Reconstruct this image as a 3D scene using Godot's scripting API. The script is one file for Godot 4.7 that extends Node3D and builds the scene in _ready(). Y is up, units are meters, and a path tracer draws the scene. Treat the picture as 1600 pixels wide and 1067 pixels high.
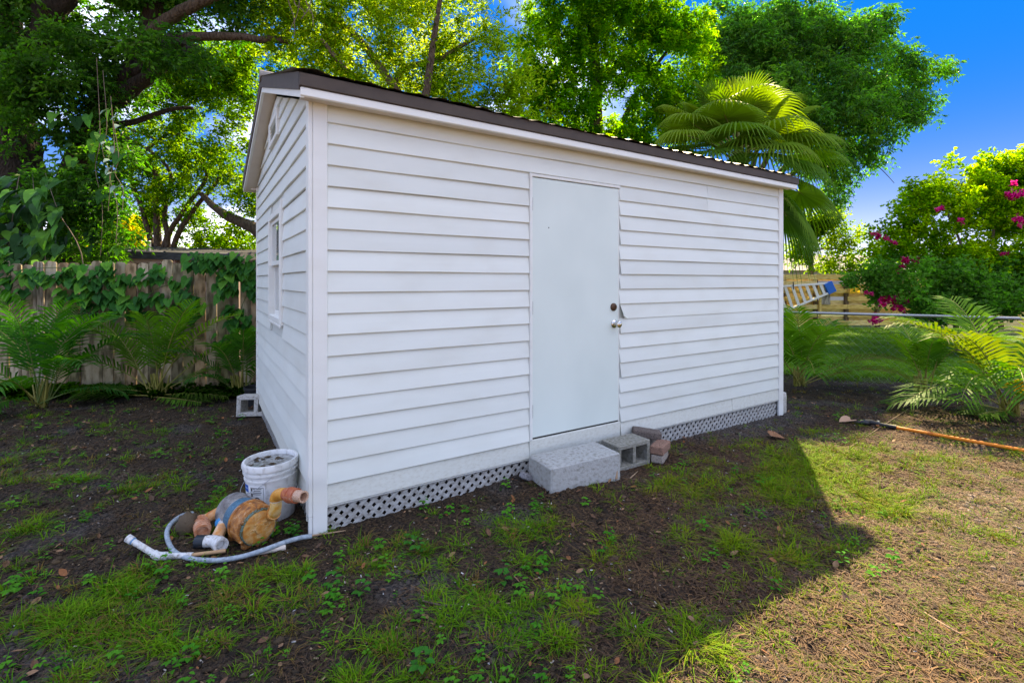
extends Node3D
# A white vinyl-sided garden shed in a backyard. Units are metres; the camera stands at x = 0, z = 0 and looks along -z.
const F := 765.0            # the lens: pixels of the 1600 wide picture per unit of slope
const HORIZON := 439.5
const EYE := 1.458
const SHED_L := 4.937
const SHED_W := 3.188
const CORNER := Vector3(-1.1606, 0.0, -2.8365)
const TURN := 0.5652
const COURSE := 0.125
const leaf_gain := 2.5  # gain on the leaf colour of every crown
const SIDING_LOW := 0.141

var rng := RandomNumberGenerator.new()
var noise_a := FastNoiseLite.new()
var noise_b := FastNoiseLite.new()
var taken := {}
var M := {}

# ---------------------------------------------------------------- mesh builder
class MB:
	var v := PackedVector3Array()
	var n := PackedVector3Array()
	var uv := PackedVector2Array()
	var c := PackedColorArray()
	var ix := PackedInt32Array()

	func vert(p: Vector3, nn: Vector3, col := Color.WHITE, t := Vector2.ZERO) -> int:
		v.append(p); n.append(nn); c.append(col); uv.append(t)
		return v.size() - 1

	func face(a: int, b: int, d: int) -> void:
		# front faces run clockwise: turn the triangle so that it agrees with its normals
		var g := (v[b] - v[a]).cross(v[d] - v[a])
		if g.dot(n[a] + n[b] + n[d]) > 0.0:
			ix.append(a); ix.append(d); ix.append(b)
		else:
			ix.append(a); ix.append(b); ix.append(d)

	func tri(a: Vector3, b: Vector3, d: Vector3, col := Color.WHITE) -> void:
		var g := (b - a).cross(d - a)
		if g.length_squared() < 1e-16:
			return
		var nn := g.normalized()
		var i := vert(a, nn, col); vert(b, nn, col); vert(d, nn, col)
		ix.append(i); ix.append(i + 2); ix.append(i + 1)

	func quad(a: Vector3, b: Vector3, d: Vector3, e: Vector3, col := Color.WHITE) -> void:
		# seen from outside a, b, d, e run counter-clockwise
		var nn := (d - a).cross(e - b).normalized()
		var i := vert(a, nn, col, Vector2(0, 1)); vert(b, nn, col, Vector2(1, 1)); vert(d, nn, col, Vector2(1, 0)); vert(e, nn, col, Vector2(0, 0))
		ix.append_array(PackedInt32Array([i, i + 2, i + 1, i, i + 3, i + 2]))

	func box(lo: Vector3, hi: Vector3, bev := 0.0, col := Color.WHITE, t := Transform3D()) -> void:
		if bev <= 0.0:
			var q := []
			for k in 8:
				q.append(t * Vector3(hi.x if k & 1 else lo.x, hi.y if k & 2 else lo.y, hi.z if k & 4 else lo.z))
			quad(q[4], q[5], q[7], q[6], col); quad(q[1], q[0], q[2], q[3], col)
			quad(q[5], q[1], q[3], q[7], col); quad(q[0], q[4], q[6], q[2], col)
			quad(q[6], q[7], q[3], q[2], col); quad(q[0], q[1], q[5], q[4], col)
			return
		var mid := (lo + hi) * 0.5
		var h := (hi - lo) * 0.5
		var b := minf(bev, minf(h.x, minf(h.y, h.z)) * 0.9)
		var hull := []
		# each corner has three points, one on each face
		for k in 8:
			var s := Vector3(1 if k & 1 else -1, 1 if k & 2 else -1, 1 if k & 4 else -1)
			var px := mid + Vector3(s.x * h.x, s.y * (h.y - b), s.z * (h.z - b))
			var py := mid + Vector3(s.x * (h.x - b), s.y * h.y, s.z * (h.z - b))
			var pz := mid + Vector3(s.x * (h.x - b), s.y * (h.y - b), s.z * h.z)
			hull.append([t * px, t * py, t * pz])
		var oc: Vector3 = t * mid
		for ax in 3:
			var o1: int = [2, 4, 1][ax]
			var o2: int = [4, 1, 2][ax]
			var me: int = [1, 2, 4][ax]
			for side in 2:
				var k0: int = me * side
				oriented([hull[k0][ax], hull[k0 | o1][ax], hull[k0 | o1 | o2][ax], hull[k0 | o2][ax]], oc, col)
			# the four edges along this axis
			var f1: int = [1, 2, 0][ax]
			var f2: int = [2, 0, 1][ax]
			for e in 4:
				var k1: int = (o1 if e & 1 else 0) | (o2 if e & 2 else 0)
				oriented([hull[k1][f1], hull[k1 | me][f1], hull[k1 | me][f2], hull[k1][f2]], oc, col)
		for k in 8:
			oriented(hull[k], oc, col)

	func oriented(p: Array, away_from: Vector3, col := Color.WHITE) -> void:
		var g: Vector3 = (p[1] - p[0]).cross(p[2] - p[0])
		var m: Vector3 = (p[0] + p[1] + p[2]) / 3.0
		if g.dot(m - away_from) < 0.0:
			p = p.duplicate(); p.reverse()
		if p.size() == 3:
			tri(p[0], p[1], p[2], col)
		else:
			quad(p[0], p[1], p[2], p[3], col)

	func tube(pts: Array, rad: Array, sides := 8, col := Color.WHITE, rough := 0.0, seed_n := 0, cap := true) -> void:
		var first := v.size()
		var side := Vector3.ZERO
		var run := 0.0
		for i in pts.size():
			var p: Vector3 = pts[i]
			var d: Vector3 = (pts[mini(i + 1, pts.size() - 1)] - pts[maxi(i - 1, 0)]).normalized()
			if side == Vector3.ZERO:
				side = d.cross(Vector3.UP if absf(d.y) < 0.9 else Vector3.RIGHT).normalized()
			side = (side - d * side.dot(d)).normalized()
			var up := d.cross(side)
			if i > 0:
				run += p.distance_to(pts[i - 1])
			for k in sides + 1:
				var a := TAU * (k % sides) / sides
				var o := side * cos(a) + up * sin(a)
				var r: float = rad[0]
				if rad.size() == pts.size(): r = rad[i]
				elif rad.size() > 1: r = lerpf(rad[0], rad[rad.size() - 1], float(i) / (pts.size() - 1))
				if rough > 0.0:
					r *= 1.0 + rough * (sin(a * 3.0 + i * 0.9 + seed_n) * 0.5 + sin(a * 5.0 - i * 1.7 + seed_n * 2.0) * 0.5)
				vert(p + o * r, o, col, Vector2(float(k) / sides, run))
		var w := sides + 1
		for i in pts.size() - 1:
			for k in sides:
				var a := first + i * w + k
				face(a, a + 1, a + w + 1); face(a, a + w + 1, a + w)
		if cap:
			for e in 2:
				var i: int = 0 if e == 0 else pts.size() - 1
				var d: Vector3 = (pts[0] - pts[1]).normalized() if e == 0 else (pts[i] - pts[i - 1]).normalized()
				var m := vert(pts[i], d, col)
				var ring := v.size()
				for k in sides + 1:
					vert(v[first + i * w + k], d, col)
				for k in sides:
					face(m, ring + k, ring + k + 1)

	func lathe(prof: Array, sides := 24, t := Transform3D(), col := Color.WHITE) -> void:
		# prof: Vector2(radius, height); hard edges between segments unless they bend little
		for s in prof.size() - 1:
			var a: Vector2 = prof[s]
			var b: Vector2 = prof[s + 1]
			var d := b - a
			if d.length() < 1e-6:
				continue
			var nn := Vector2(d.y, -d.x).normalized()
			var na := nn
			var nb := nn
			if s > 0:
				var pd: Vector2 = (a - prof[s - 1])
				var pn := Vector2(pd.y, -pd.x).normalized()
				if pn.dot(nn) > 0.7: na = (pn + nn).normalized()
			if s < prof.size() - 2:
				var fd: Vector2 = (prof[s + 2] - b)
				var fn := Vector2(fd.y, -fd.x).normalized()
				if fn.dot(nn) > 0.7: nb = (fn + nn).normalized()
			var first := v.size()
			for k in sides + 1:
				var an := TAU * (k % sides) / sides
				var u := Vector3(cos(an), 0, sin(an))
				vert(t * (u * a.x + Vector3.UP * a.y), (t.basis * (u * na.x + Vector3.UP * na.y)).normalized(), col, Vector2(float(k) / sides, float(s)))
				vert(t * (u * b.x + Vector3.UP * b.y), (t.basis * (u * nb.x + Vector3.UP * nb.y)).normalized(), col, Vector2(float(k) / sides, float(s + 1)))
			for k in sides:
				var i := first + k * 2
				if a.x > 1e-6: face(i, i + 1, i + 2)
				if b.x > 1e-6: face(i + 1, i + 3, i + 2)

	func lump(center: Vector3, size: Vector3, rough: float, seed_n: int, rings := 8, segs := 12, col := Color.WHITE) -> void:
		var nz := FastNoiseLite.new()
		nz.seed = seed_n; nz.frequency = 1.0
		var first := v.size()
		for i in rings + 1:
			var th := PI * i / rings
			for k in segs + 1:
				var ph := TAU * (k % segs) / segs
				var d := Vector3(sin(th) * cos(ph), cos(th), sin(th) * sin(ph))
				var r := 1.0 + rough * nz.get_noise_3d(d.x * 1.3, d.y * 1.3, d.z * 1.3) + rough * 0.5 * nz.get_noise_3d(d.x * 4.0, d.y * 4.0, d.z * 4.0)
				vert(center + d * size * r, (d / size).normalized(), col, Vector2(float(k) / segs, float(i) / rings))
		for i in rings:
			for k in segs:
				var a := first + i * (segs + 1) + k
				if i > 0: face(a, a + 1, a + segs + 1)
				if i < rings - 1: face(a + 1, a + segs + 2, a + segs + 1)

	func mesh() -> ArrayMesh:
		var arr := []
		arr.resize(Mesh.ARRAY_MAX)
		arr[Mesh.ARRAY_VERTEX] = v; arr[Mesh.ARRAY_NORMAL] = n; arr[Mesh.ARRAY_TEX_UV] = uv; arr[Mesh.ARRAY_COLOR] = c; arr[Mesh.ARRAY_INDEX] = ix
		var m := ArrayMesh.new()
		m.add_surface_from_arrays(Mesh.PRIMITIVE_TRIANGLES, arr)
		return m

# ---------------------------------------------------------------- naming and placing
func lin(r: float, g: float, b: float) -> Color:
	return Color(r, g, b).linear_to_srgb()

func spot(px: float, py: float, d: float) -> Vector3:      # a sight line's point at depth d
	return Vector3((px - 800.0) / F * d, EYE + (HORIZON - py) / F * d, -d)

func gp(px: float, py: float) -> Vector3:                  # where a sight line meets the ground
	var d := F * EYE / (py - HORIZON)
	var p := Vector3((px - 800.0) / F * d, 0, -d)
	p.y = ground_height(p.x, d)
	return p

func on_ground(x: float, d: float) -> Vector3:
	return Vector3(x, ground_height(x, d), -d)

func numbered(base: String, parent: Node) -> String:
	var key := "%d/%s" % [parent.get_instance_id(), base]
	var k: int = taken.get(key, 0)
	taken[key] = k + 1
	return base if k == 0 else "%s_%03d" % [base, k]

func thing(called: String, label: String, category: String, pos := Vector3.ZERO, group := "") -> Node3D:
	var o := Node3D.new()
	o.name = numbered(called, self)
	o.position = pos
	add_child(o, true)
	return tag(o, label, category, group)

func tag(o: Node3D, label: String, category: String, group := "", kind := "") -> Node3D:
	if label: o.set_meta("label", label)
	if category: o.set_meta("category", category)
	if group: o.set_meta("group", group)
	if kind: o.set_meta("kind", kind)
	return o

func part(parent: Node, called: String, m: Mesh, mat: Material, t := Transform3D()) -> MeshInstance3D:
	var o := MeshInstance3D.new()
	o.name = numbered(called, parent)
	o.mesh = m
	o.material_override = mat
	o.transform = t
	parent.add_child(o, true)
	return o

func whole(called: String, m: Mesh, mat: Material, label: String, category: String, t := Transform3D(), group := "", kind := "") -> MeshInstance3D:
	var o := part(self, called, m, mat, t)
	tag(o, label, category, group, kind)
	return o

func scatter(parent: Node, called: String, m: Mesh, mat: Material, where: Array, cols: Array) -> MultiMeshInstance3D:
	var mm := MultiMesh.new()
	mm.transform_format = MultiMesh.TRANSFORM_3D
	mm.use_colors = true
	mm.mesh = m
	mm.instance_count = where.size()
	for i in where.size():
		mm.set_instance_transform(i, where[i])
		mm.set_instance_color(i, cols[i])
	var o := MultiMeshInstance3D.new()
	o.name = numbered(called, parent)
	o.multimesh = mm
	o.material_override = mat
	o.set_meta("kind", "stuff")
	parent.add_child(o, true)
	return o

func rr(a: float, b: float) -> float:
	return rng.randf_range(a, b)

func turned(yaw: float, pitch := 0.0, roll := 0.0, s := 1.0) -> Basis:
	return Basis.from_euler(Vector3(pitch, yaw, roll)).scaled(Vector3(s, s, s))

func ss(a: float, b: float, x: float) -> float:
	return smoothstep(a, b, x)

func shed_local(x: float, d: float) -> Vector2:            # (along the front, outward)
	var p := Vector3(x, 0, -d) - CORNER
	return Vector2(p.x * cos(TURN) - p.z * sin(TURN), p.x * sin(TURN) + p.z * cos(TURN))

func shed_at(x: float, y: float, z: float) -> Vector3:
	return CORNER + Basis(Vector3.UP, TURN) * Vector3(x, y, z)

# ---------------------------------------------------------------- textures and materials
func noise_tex(freq: float, stops: Array, oct := 4, seed_n := 1, size := 512, kind := FastNoiseLite.TYPE_SIMPLEX_SMOOTH) -> NoiseTexture2D:
	var nz := FastNoiseLite.new()
	nz.noise_type = kind; nz.seed = seed_n; nz.frequency = freq
	nz.fractal_octaves = oct
	var t := NoiseTexture2D.new()
	t.width = size; t.height = size; t.seamless = true; t.noise = nz
	var g := Gradient.new()
	var off := PackedFloat32Array()
	var cols := PackedColorArray()
	for s in stops:
		off.append(s[0]); cols.append(s[1])
	g.offsets = off; g.colors = cols
	t.color_ramp = g
	return t

func grey(v: float) -> Color:
	return Color(v, v, v)

func mat(col: Color, rough := 0.8, tex: Texture2D = null, scale := Vector3.ONE, world := true, bump: Texture2D = null, depth := 0.0) -> StandardMaterial3D:
	var m := StandardMaterial3D.new()
	m.albedo_color = col
	m.roughness = rough
	m.metallic_specular = 0.4
	if tex or bump:
		m.uv1_triplanar = true
		m.uv1_world_triplanar = world
		m.uv1_scale = scale
	if tex: m.albedo_texture = tex
	if bump:
		m.heightmap_enabled = true
		m.heightmap_texture = bump
		m.heightmap_scale = depth
	return m

func leaf_mat(through := Color(0.75, 0.8, 0.3), rough := 0.42) -> StandardMaterial3D:
	var m := StandardMaterial3D.new()
	m.vertex_color_use_as_albedo = true
	m.roughness = rough
	m.metallic_specular = 0.3
	m.cull_mode = BaseMaterial3D.CULL_DISABLED
	m.backlight_enabled = true
	m.backlight = through * 1.55
	return m

func make_materials() -> void:
	var fine := noise_tex(0.05, [[0.0, grey(0.0)], [1.0, grey(1.0)]], 5, 7)
	var grime := noise_tex(0.012, [[0.0, Color(0.95, 0.94, 0.925)], [0.45, Color(0.985, 0.985, 0.98)], [1.0, Color(1, 1, 1)]], 4, 11)
	for k in 3:
		var tone: float = [0.79, 0.755, 0.82][k]
		M["siding%d" % k] = mat(lin(tone * 0.92, tone * 0.95, tone * 0.885), 0.5, grime, Vector3(0.35, 0.6, 0.35))
	M.dirty_siding = mat(lin(0.66, 0.675, 0.62), 0.6, noise_tex(0.05, [[0.0, Color(0.80, 0.77, 0.73)], [0.3, Color(0.95, 0.94, 0.92)], [1.0, Color(1, 1, 1)]], 6, 12), Vector3(1.1, 1.6, 1.1))
	M.trim = mat(lin(0.78, 0.78, 0.735), 0.45, grime, Vector3(0.4, 0.8, 0.4))
	M.soffit = mat(lin(0.70, 0.64, 0.57), 0.6, grime, Vector3(0.9, 0.9, 0.9))
	M.fascia = mat(lin(0.085, 0.064, 0.049), 0.65, noise_tex(0.02, [[0.0, grey(0.8)], [1.0, grey(1.0)]], 3, 4), Vector3(0.7, 0.7, 0.7))
	M.roof = mat(lin(0.30, 0.27, 0.235), 0.55, noise_tex(0.02, [[0.0, Color(0.6, 0.55, 0.5)], [0.5, grey(0.9)], [1.0, grey(1.0)]], 4, 5), Vector3(0.7, 0.7, 0.7))
	M.roof.metallic = 0.25
	M.door = mat(lin(0.70, 0.76, 0.70), 0.4, noise_tex(0.008, [[0.0, Color(0.955, 0.96, 0.96)], [1.0, grey(1.0)]], 3, 14), Vector3(0.6, 0.3, 0.6))
	M.lattice = mat(lin(0.55, 0.545, 0.515), 0.6, noise_tex(0.03, [[0.0, Color(0.5, 0.46, 0.42)], [0.5, grey(0.88)], [1.0, grey(1.0)]], 4, 15), Vector3(1.2, 2.0, 1.2))
	M.void_shade = mat(lin(0.02, 0.018, 0.016), 0.95)  # near-black, painted for the shade inside openings
	M.rot = mat(lin(0.05, 0.035, 0.025), 0.95, fine, Vector3(4, 1, 4))  # rotten wood, also the dark painted into the door gap
	M.nickel = mat(lin(0.62, 0.58, 0.52), 0.22); M.nickel.metallic = 1.0
	M.bronze = mat(lin(0.10, 0.055, 0.03), 0.4); M.bronze.metallic = 0.6
	M.steel = mat(lin(0.45, 0.46, 0.47), 0.35); M.steel.metallic = 0.9
	M.galv = mat(lin(0.42, 0.43, 0.44), 0.45, noise_tex(0.06, [[0.0, grey(0.75)], [1.0, grey(1.0)]], 3, 16), Vector3(2, 2, 2)); M.galv.metallic = 0.75
	M.glass = StandardMaterial3D.new()
	M.glass.transparency = BaseMaterial3D.TRANSPARENCY_ALPHA
	M.glass.albedo_color = Color(0.8, 0.9, 0.9, 0.08)
	M.glass.roughness = 0.02
	M.blind = mat(lin(0.35, 0.36, 0.37), 0.7)
	# ground: the grain only, the soil's own colours lie in the sheet
	M.ground = mat(Color.WHITE, 0.95, noise_tex(0.035, [[0.0, Color(0.3, 0.27, 0.25)], [0.38, Color(0.55, 0.52, 0.5)], [0.52, Color(0.8, 0.78, 0.76)], [0.64, Color(1, 0.98, 0.95)], [1.0, Color(1, 1, 1)]], 6, 21, 1024), Vector3(1.1, 1.1, 1.1), true, noise_tex(0.045, [[0.0, grey(0)], [1.0, grey(1)]], 6, 22, 1024), 1.8)
	M.ground.vertex_color_use_as_albedo = true
	M.clod = mat(Color.WHITE, 0.97, fine, Vector3(12, 12, 12)); M.clod.vertex_color_use_as_albedo = true; M.clod.albedo_texture = noise_tex(0.04, [[0.0, grey(0.55)], [1.0, grey(1.0)]], 4, 23)
	M.straw = StandardMaterial3D.new(); M.straw.vertex_color_use_as_albedo = true; M.straw.roughness = 0.8; M.straw.cull_mode = BaseMaterial3D.CULL_DISABLED
	M.grass = leaf_mat(Color(0.45, 0.45, 0.08), 0.6)
	M.grass.metallic_specular = 0.12
	M.leaf = leaf_mat(Color(0.85, 0.9, 0.22), 0.5)
	M.dark_leaf = leaf_mat(Color(0.62, 0.75, 0.2), 0.45)
	M.olive_leaf = leaf_mat(Color(0.95, 1.0, 0.35), 0.34)
	M.olive_leaf.metallic_specular = 0.5
	M.palm_leaf = leaf_mat(Color(0.66, 0.68, 0.14), 0.5)
	M.palm_leaf.metallic_specular = 0.2
	M.petal = leaf_mat(Color(0.9, 0.7, 0.9), 0.7)
	var bark_bump := noise_tex(0.02, [[0.0, grey(0)], [1.0, grey(1)]], 5, 31)
	M.bark = mat(lin(0.15, 0.115, 0.085), 0.9, noise_tex(0.02, [[0.0, Color(0.35, 0.3, 0.27)], [0.45, Color(0.8, 0.76, 0.7)], [1.0, Color(1, 1, 1)]], 5, 31), Vector3(2.2, 0.6, 2.2), true, bark_bump, 4.0)
	M.dark_bark = mat(lin(0.055, 0.042, 0.032), 0.95, M.bark.albedo_texture, Vector3(2.2, 0.6, 2.2), true, bark_bump, 4.0)
	M.pale_bark = mat(lin(0.26, 0.21, 0.16), 0.9, noise_tex(0.02, [[0.0, Color(0.4, 0.35, 0.3)], [0.5, Color(0.85, 0.8, 0.76)], [1.0, Color(1, 1, 1)]], 5, 32), Vector3(2.2, 0.8, 2.2), true, bark_bump, 3.0)
	M.stem = mat(lin(0.10, 0.14, 0.03), 0.6)
	M.cane = mat(lin(0.30, 0.27, 0.06), 0.5, noise_tex(0.02, [[0.0, Color(0.6, 0.7, 0.4)], [0.5, grey(0.9)], [1.0, grey(1.0)]], 3, 33), Vector3(2, 1, 2))
	M.twig = mat(lin(0.16, 0.12, 0.085), 0.9)
	var weather := [[0.0, Color(0.42, 0.40, 0.33)], [0.35, Color(0.66, 0.62, 0.54)], [0.55, Color(0.88, 0.84, 0.77)], [1.0, Color(1, 0.98, 0.94)]]
	var wood_bump := noise_tex(0.02, [[0.0, grey(0)], [1.0, grey(1)]], 5, 41)
	for k in 5:
		var tone: Array = [[0.42, 0.375, 0.27], [0.27, 0.25, 0.175], [0.55, 0.50, 0.38], [0.50, 0.38, 0.24], [0.27, 0.26, 0.145]][k]
		M["picket%d" % k] = mat(lin(tone[0], tone[1], tone[2]), 0.95, noise_tex(0.02, weather, 4, 42 + k), Vector3(0.8, 0.3, 0.8), true, wood_bump, 0.35)
	M.white_picket = mat(lin(0.50, 0.46, 0.41), 0.9, noise_tex(0.02, weather, 5, 48), Vector3(3.2, 0.35, 3.2), true, wood_bump, 1.0)
	for k in 3:
		var tone: Array = [[0.80, 0.64, 0.22], [0.72, 0.54, 0.17], [0.82, 0.68, 0.30]][k]
		M["pine%d" % k] = mat(lin(tone[0], tone[1], tone[2]), 0.7, noise_tex(0.02, [[0.0, Color(0.72, 0.6, 0.42)], [0.5, Color(0.92, 0.88, 0.8)], [1.0, Color(1, 1, 1)]], 4, 50 + k), Vector3(0.4, 3.0, 0.4))
	M.pine_post = mat(lin(0.20, 0.13, 0.06), 0.85, noise_tex(0.02, [[0.0, grey(0.6)], [1.0, grey(1.0)]], 4, 55), Vector3(3, 0.4, 3))
	var pits := noise_tex(0.06, [[0.0, grey(0.0)], [0.3, grey(0.75)], [1.0, grey(1.0)]], 4, 61)
	M.concrete = mat(lin(0.46, 0.455, 0.44), 0.95, noise_tex(0.03, [[0.0, Color(0.68, 0.66, 0.62)], [0.4, Color(0.9, 0.9, 0.88)], [1.0, Color(1, 1, 1)]], 6, 62), Vector3(1.7, 1.7, 1.7), true, pits, 0.5)
	M.cinder = mat(lin(0.33, 0.32, 0.29), 0.95, noise_tex(0.025, [[0.0, Color(0.55, 0.55, 0.42)], [0.45, Color(0.85, 0.84, 0.8)], [1.0, Color(1, 1, 1)]], 6, 63), Vector3(2.5, 2.5, 2.5), true, pits, 0.6)
	M.pale_cinder = mat(lin(0.56, 0.55, 0.52), 0.95, noise_tex(0.025, [[0.0, Color(0.6, 0.56, 0.5)], [0.45, Color(0.9, 0.89, 0.87)], [1.0, Color(1, 1, 1)]], 6, 64), Vector3(2.5, 2.5, 2.5), true, pits, 0.6)
	var brick_tex := noise_tex(0.03, [[0.0, Color(0.5, 0.48, 0.46)], [0.45, Color(0.85, 0.82, 0.8)], [1.0, Color(1, 1, 1)]], 5, 65)
	M.red_brick = mat(lin(0.36, 0.22, 0.16), 0.95, brick_tex, Vector3(4, 4, 4), true, pits, 0.4)
	M.pale_brick = mat(lin(0.46, 0.41, 0.35), 0.95, brick_tex, Vector3(4, 4, 4), true, pits, 0.4)
	M.dark_brick = mat(lin(0.19, 0.16, 0.14), 0.95, brick_tex, Vector3(4, 4, 4), true, pits, 0.5)
	M.stone = mat(lin(0.34, 0.35, 0.38), 0.9, brick_tex, Vector3(4, 4, 4), true, pits, 0.6)

# ---------------------------------------------------------------- ground
var fine_noise := FastNoiseLite.new()

func ground_height(x: float, d: float) -> float:
	var h := 0.03 * noise_a.get_noise_2d(x * 0.55, d * 0.55) + 0.018 * noise_a.get_noise_2d(x * 2.3 + 40.0, d * 2.3)
	h *= ss(0.2, 1.2, d)
	var s := shed_local(x, d)
	# level along the skirt, scuffed up a little before the step, lower at both ends
	var near := ss(0.9, 0.1, absf(s.y)) * ss(-0.5, 0.0, s.x) * ss(SHED_L + 1.0, SHED_L - 0.2, s.x)
	h = lerpf(h, h * 0.25 - 0.014 + 0.05 * exp(-pow((s.x - 1.65) / 0.5, 2.0)) - 0.022 * ss(3.0, 4.9, s.x), near)
	return h

var sand_spots := []
var grass_spots := []
var bare_spots := []

func blobs(list: Array, x: float, d: float) -> float:
	var w := 0.0
	for b in list:
		var e := Vector2((x - b[0]) / b[2], (d - b[1]) / b[3])
		w += b[4] * exp(-e.length_squared())
	return w

func add_spot(list: Array, px: float, py: float, rx: float, rd: float, w: float) -> void:
	var d := F * EYE / (py - HORIZON)
	list.append([(px - 800.0) / F * d, d, rx, rd, w])

func lawn(x: float, d: float) -> float:                    # mown lawn beyond the chain link fence
	var line := 7.5 - 0.25 * (x - 4.0)
	return ss(line - 0.15, line + 0.25, d + 0.3 * noise_b.get_noise_2d(x, d)) * ss(1.5, 2.4, x)

func grass_density(x: float, d: float) -> float:
	var n1 := noise_b.get_noise_2d(x * 1.6, d * 1.6) + 1.3 * noise_b.get_noise_2d(x * 5.2 + 9.0, d * 5.2)
	var w := -0.20 + 0.80 * n1 + blobs(grass_spots, x, d) - blobs(bare_spots, x, d)
	var s := shed_local(x, d)
	if s.x > -0.2 and s.x < SHED_L + 0.2:
		w -= 0.5 * ss(0.65, 0.0, s.y)
	return clampf(w, 0.0, 1.0)

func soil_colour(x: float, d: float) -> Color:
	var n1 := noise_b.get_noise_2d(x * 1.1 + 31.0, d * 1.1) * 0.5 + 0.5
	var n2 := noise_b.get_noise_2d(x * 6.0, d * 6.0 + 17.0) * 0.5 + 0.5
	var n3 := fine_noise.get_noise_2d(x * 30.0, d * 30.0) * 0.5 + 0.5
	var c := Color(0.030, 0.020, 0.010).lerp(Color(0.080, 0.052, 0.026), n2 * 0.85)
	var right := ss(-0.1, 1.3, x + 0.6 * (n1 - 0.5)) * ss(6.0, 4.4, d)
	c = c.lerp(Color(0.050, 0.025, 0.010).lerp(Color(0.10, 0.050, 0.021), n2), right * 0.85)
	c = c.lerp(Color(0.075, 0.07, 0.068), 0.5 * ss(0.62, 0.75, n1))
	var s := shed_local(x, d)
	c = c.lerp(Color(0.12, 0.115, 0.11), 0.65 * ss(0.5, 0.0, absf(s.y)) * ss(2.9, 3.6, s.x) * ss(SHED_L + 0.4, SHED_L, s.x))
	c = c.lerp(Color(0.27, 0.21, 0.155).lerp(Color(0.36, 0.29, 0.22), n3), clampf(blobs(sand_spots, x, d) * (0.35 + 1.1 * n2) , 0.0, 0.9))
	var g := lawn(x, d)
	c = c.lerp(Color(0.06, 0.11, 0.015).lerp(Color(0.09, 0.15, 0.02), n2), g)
	if d < 1.2:  # unseen near and rear soil, made pale to bounce light onto the wall
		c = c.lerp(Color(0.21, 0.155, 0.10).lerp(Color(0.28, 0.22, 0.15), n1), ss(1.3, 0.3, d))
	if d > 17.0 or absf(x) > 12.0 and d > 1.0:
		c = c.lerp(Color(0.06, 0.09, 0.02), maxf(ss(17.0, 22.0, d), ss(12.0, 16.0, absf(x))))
	return c * (0.95 + 0.65 * n3)

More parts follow.
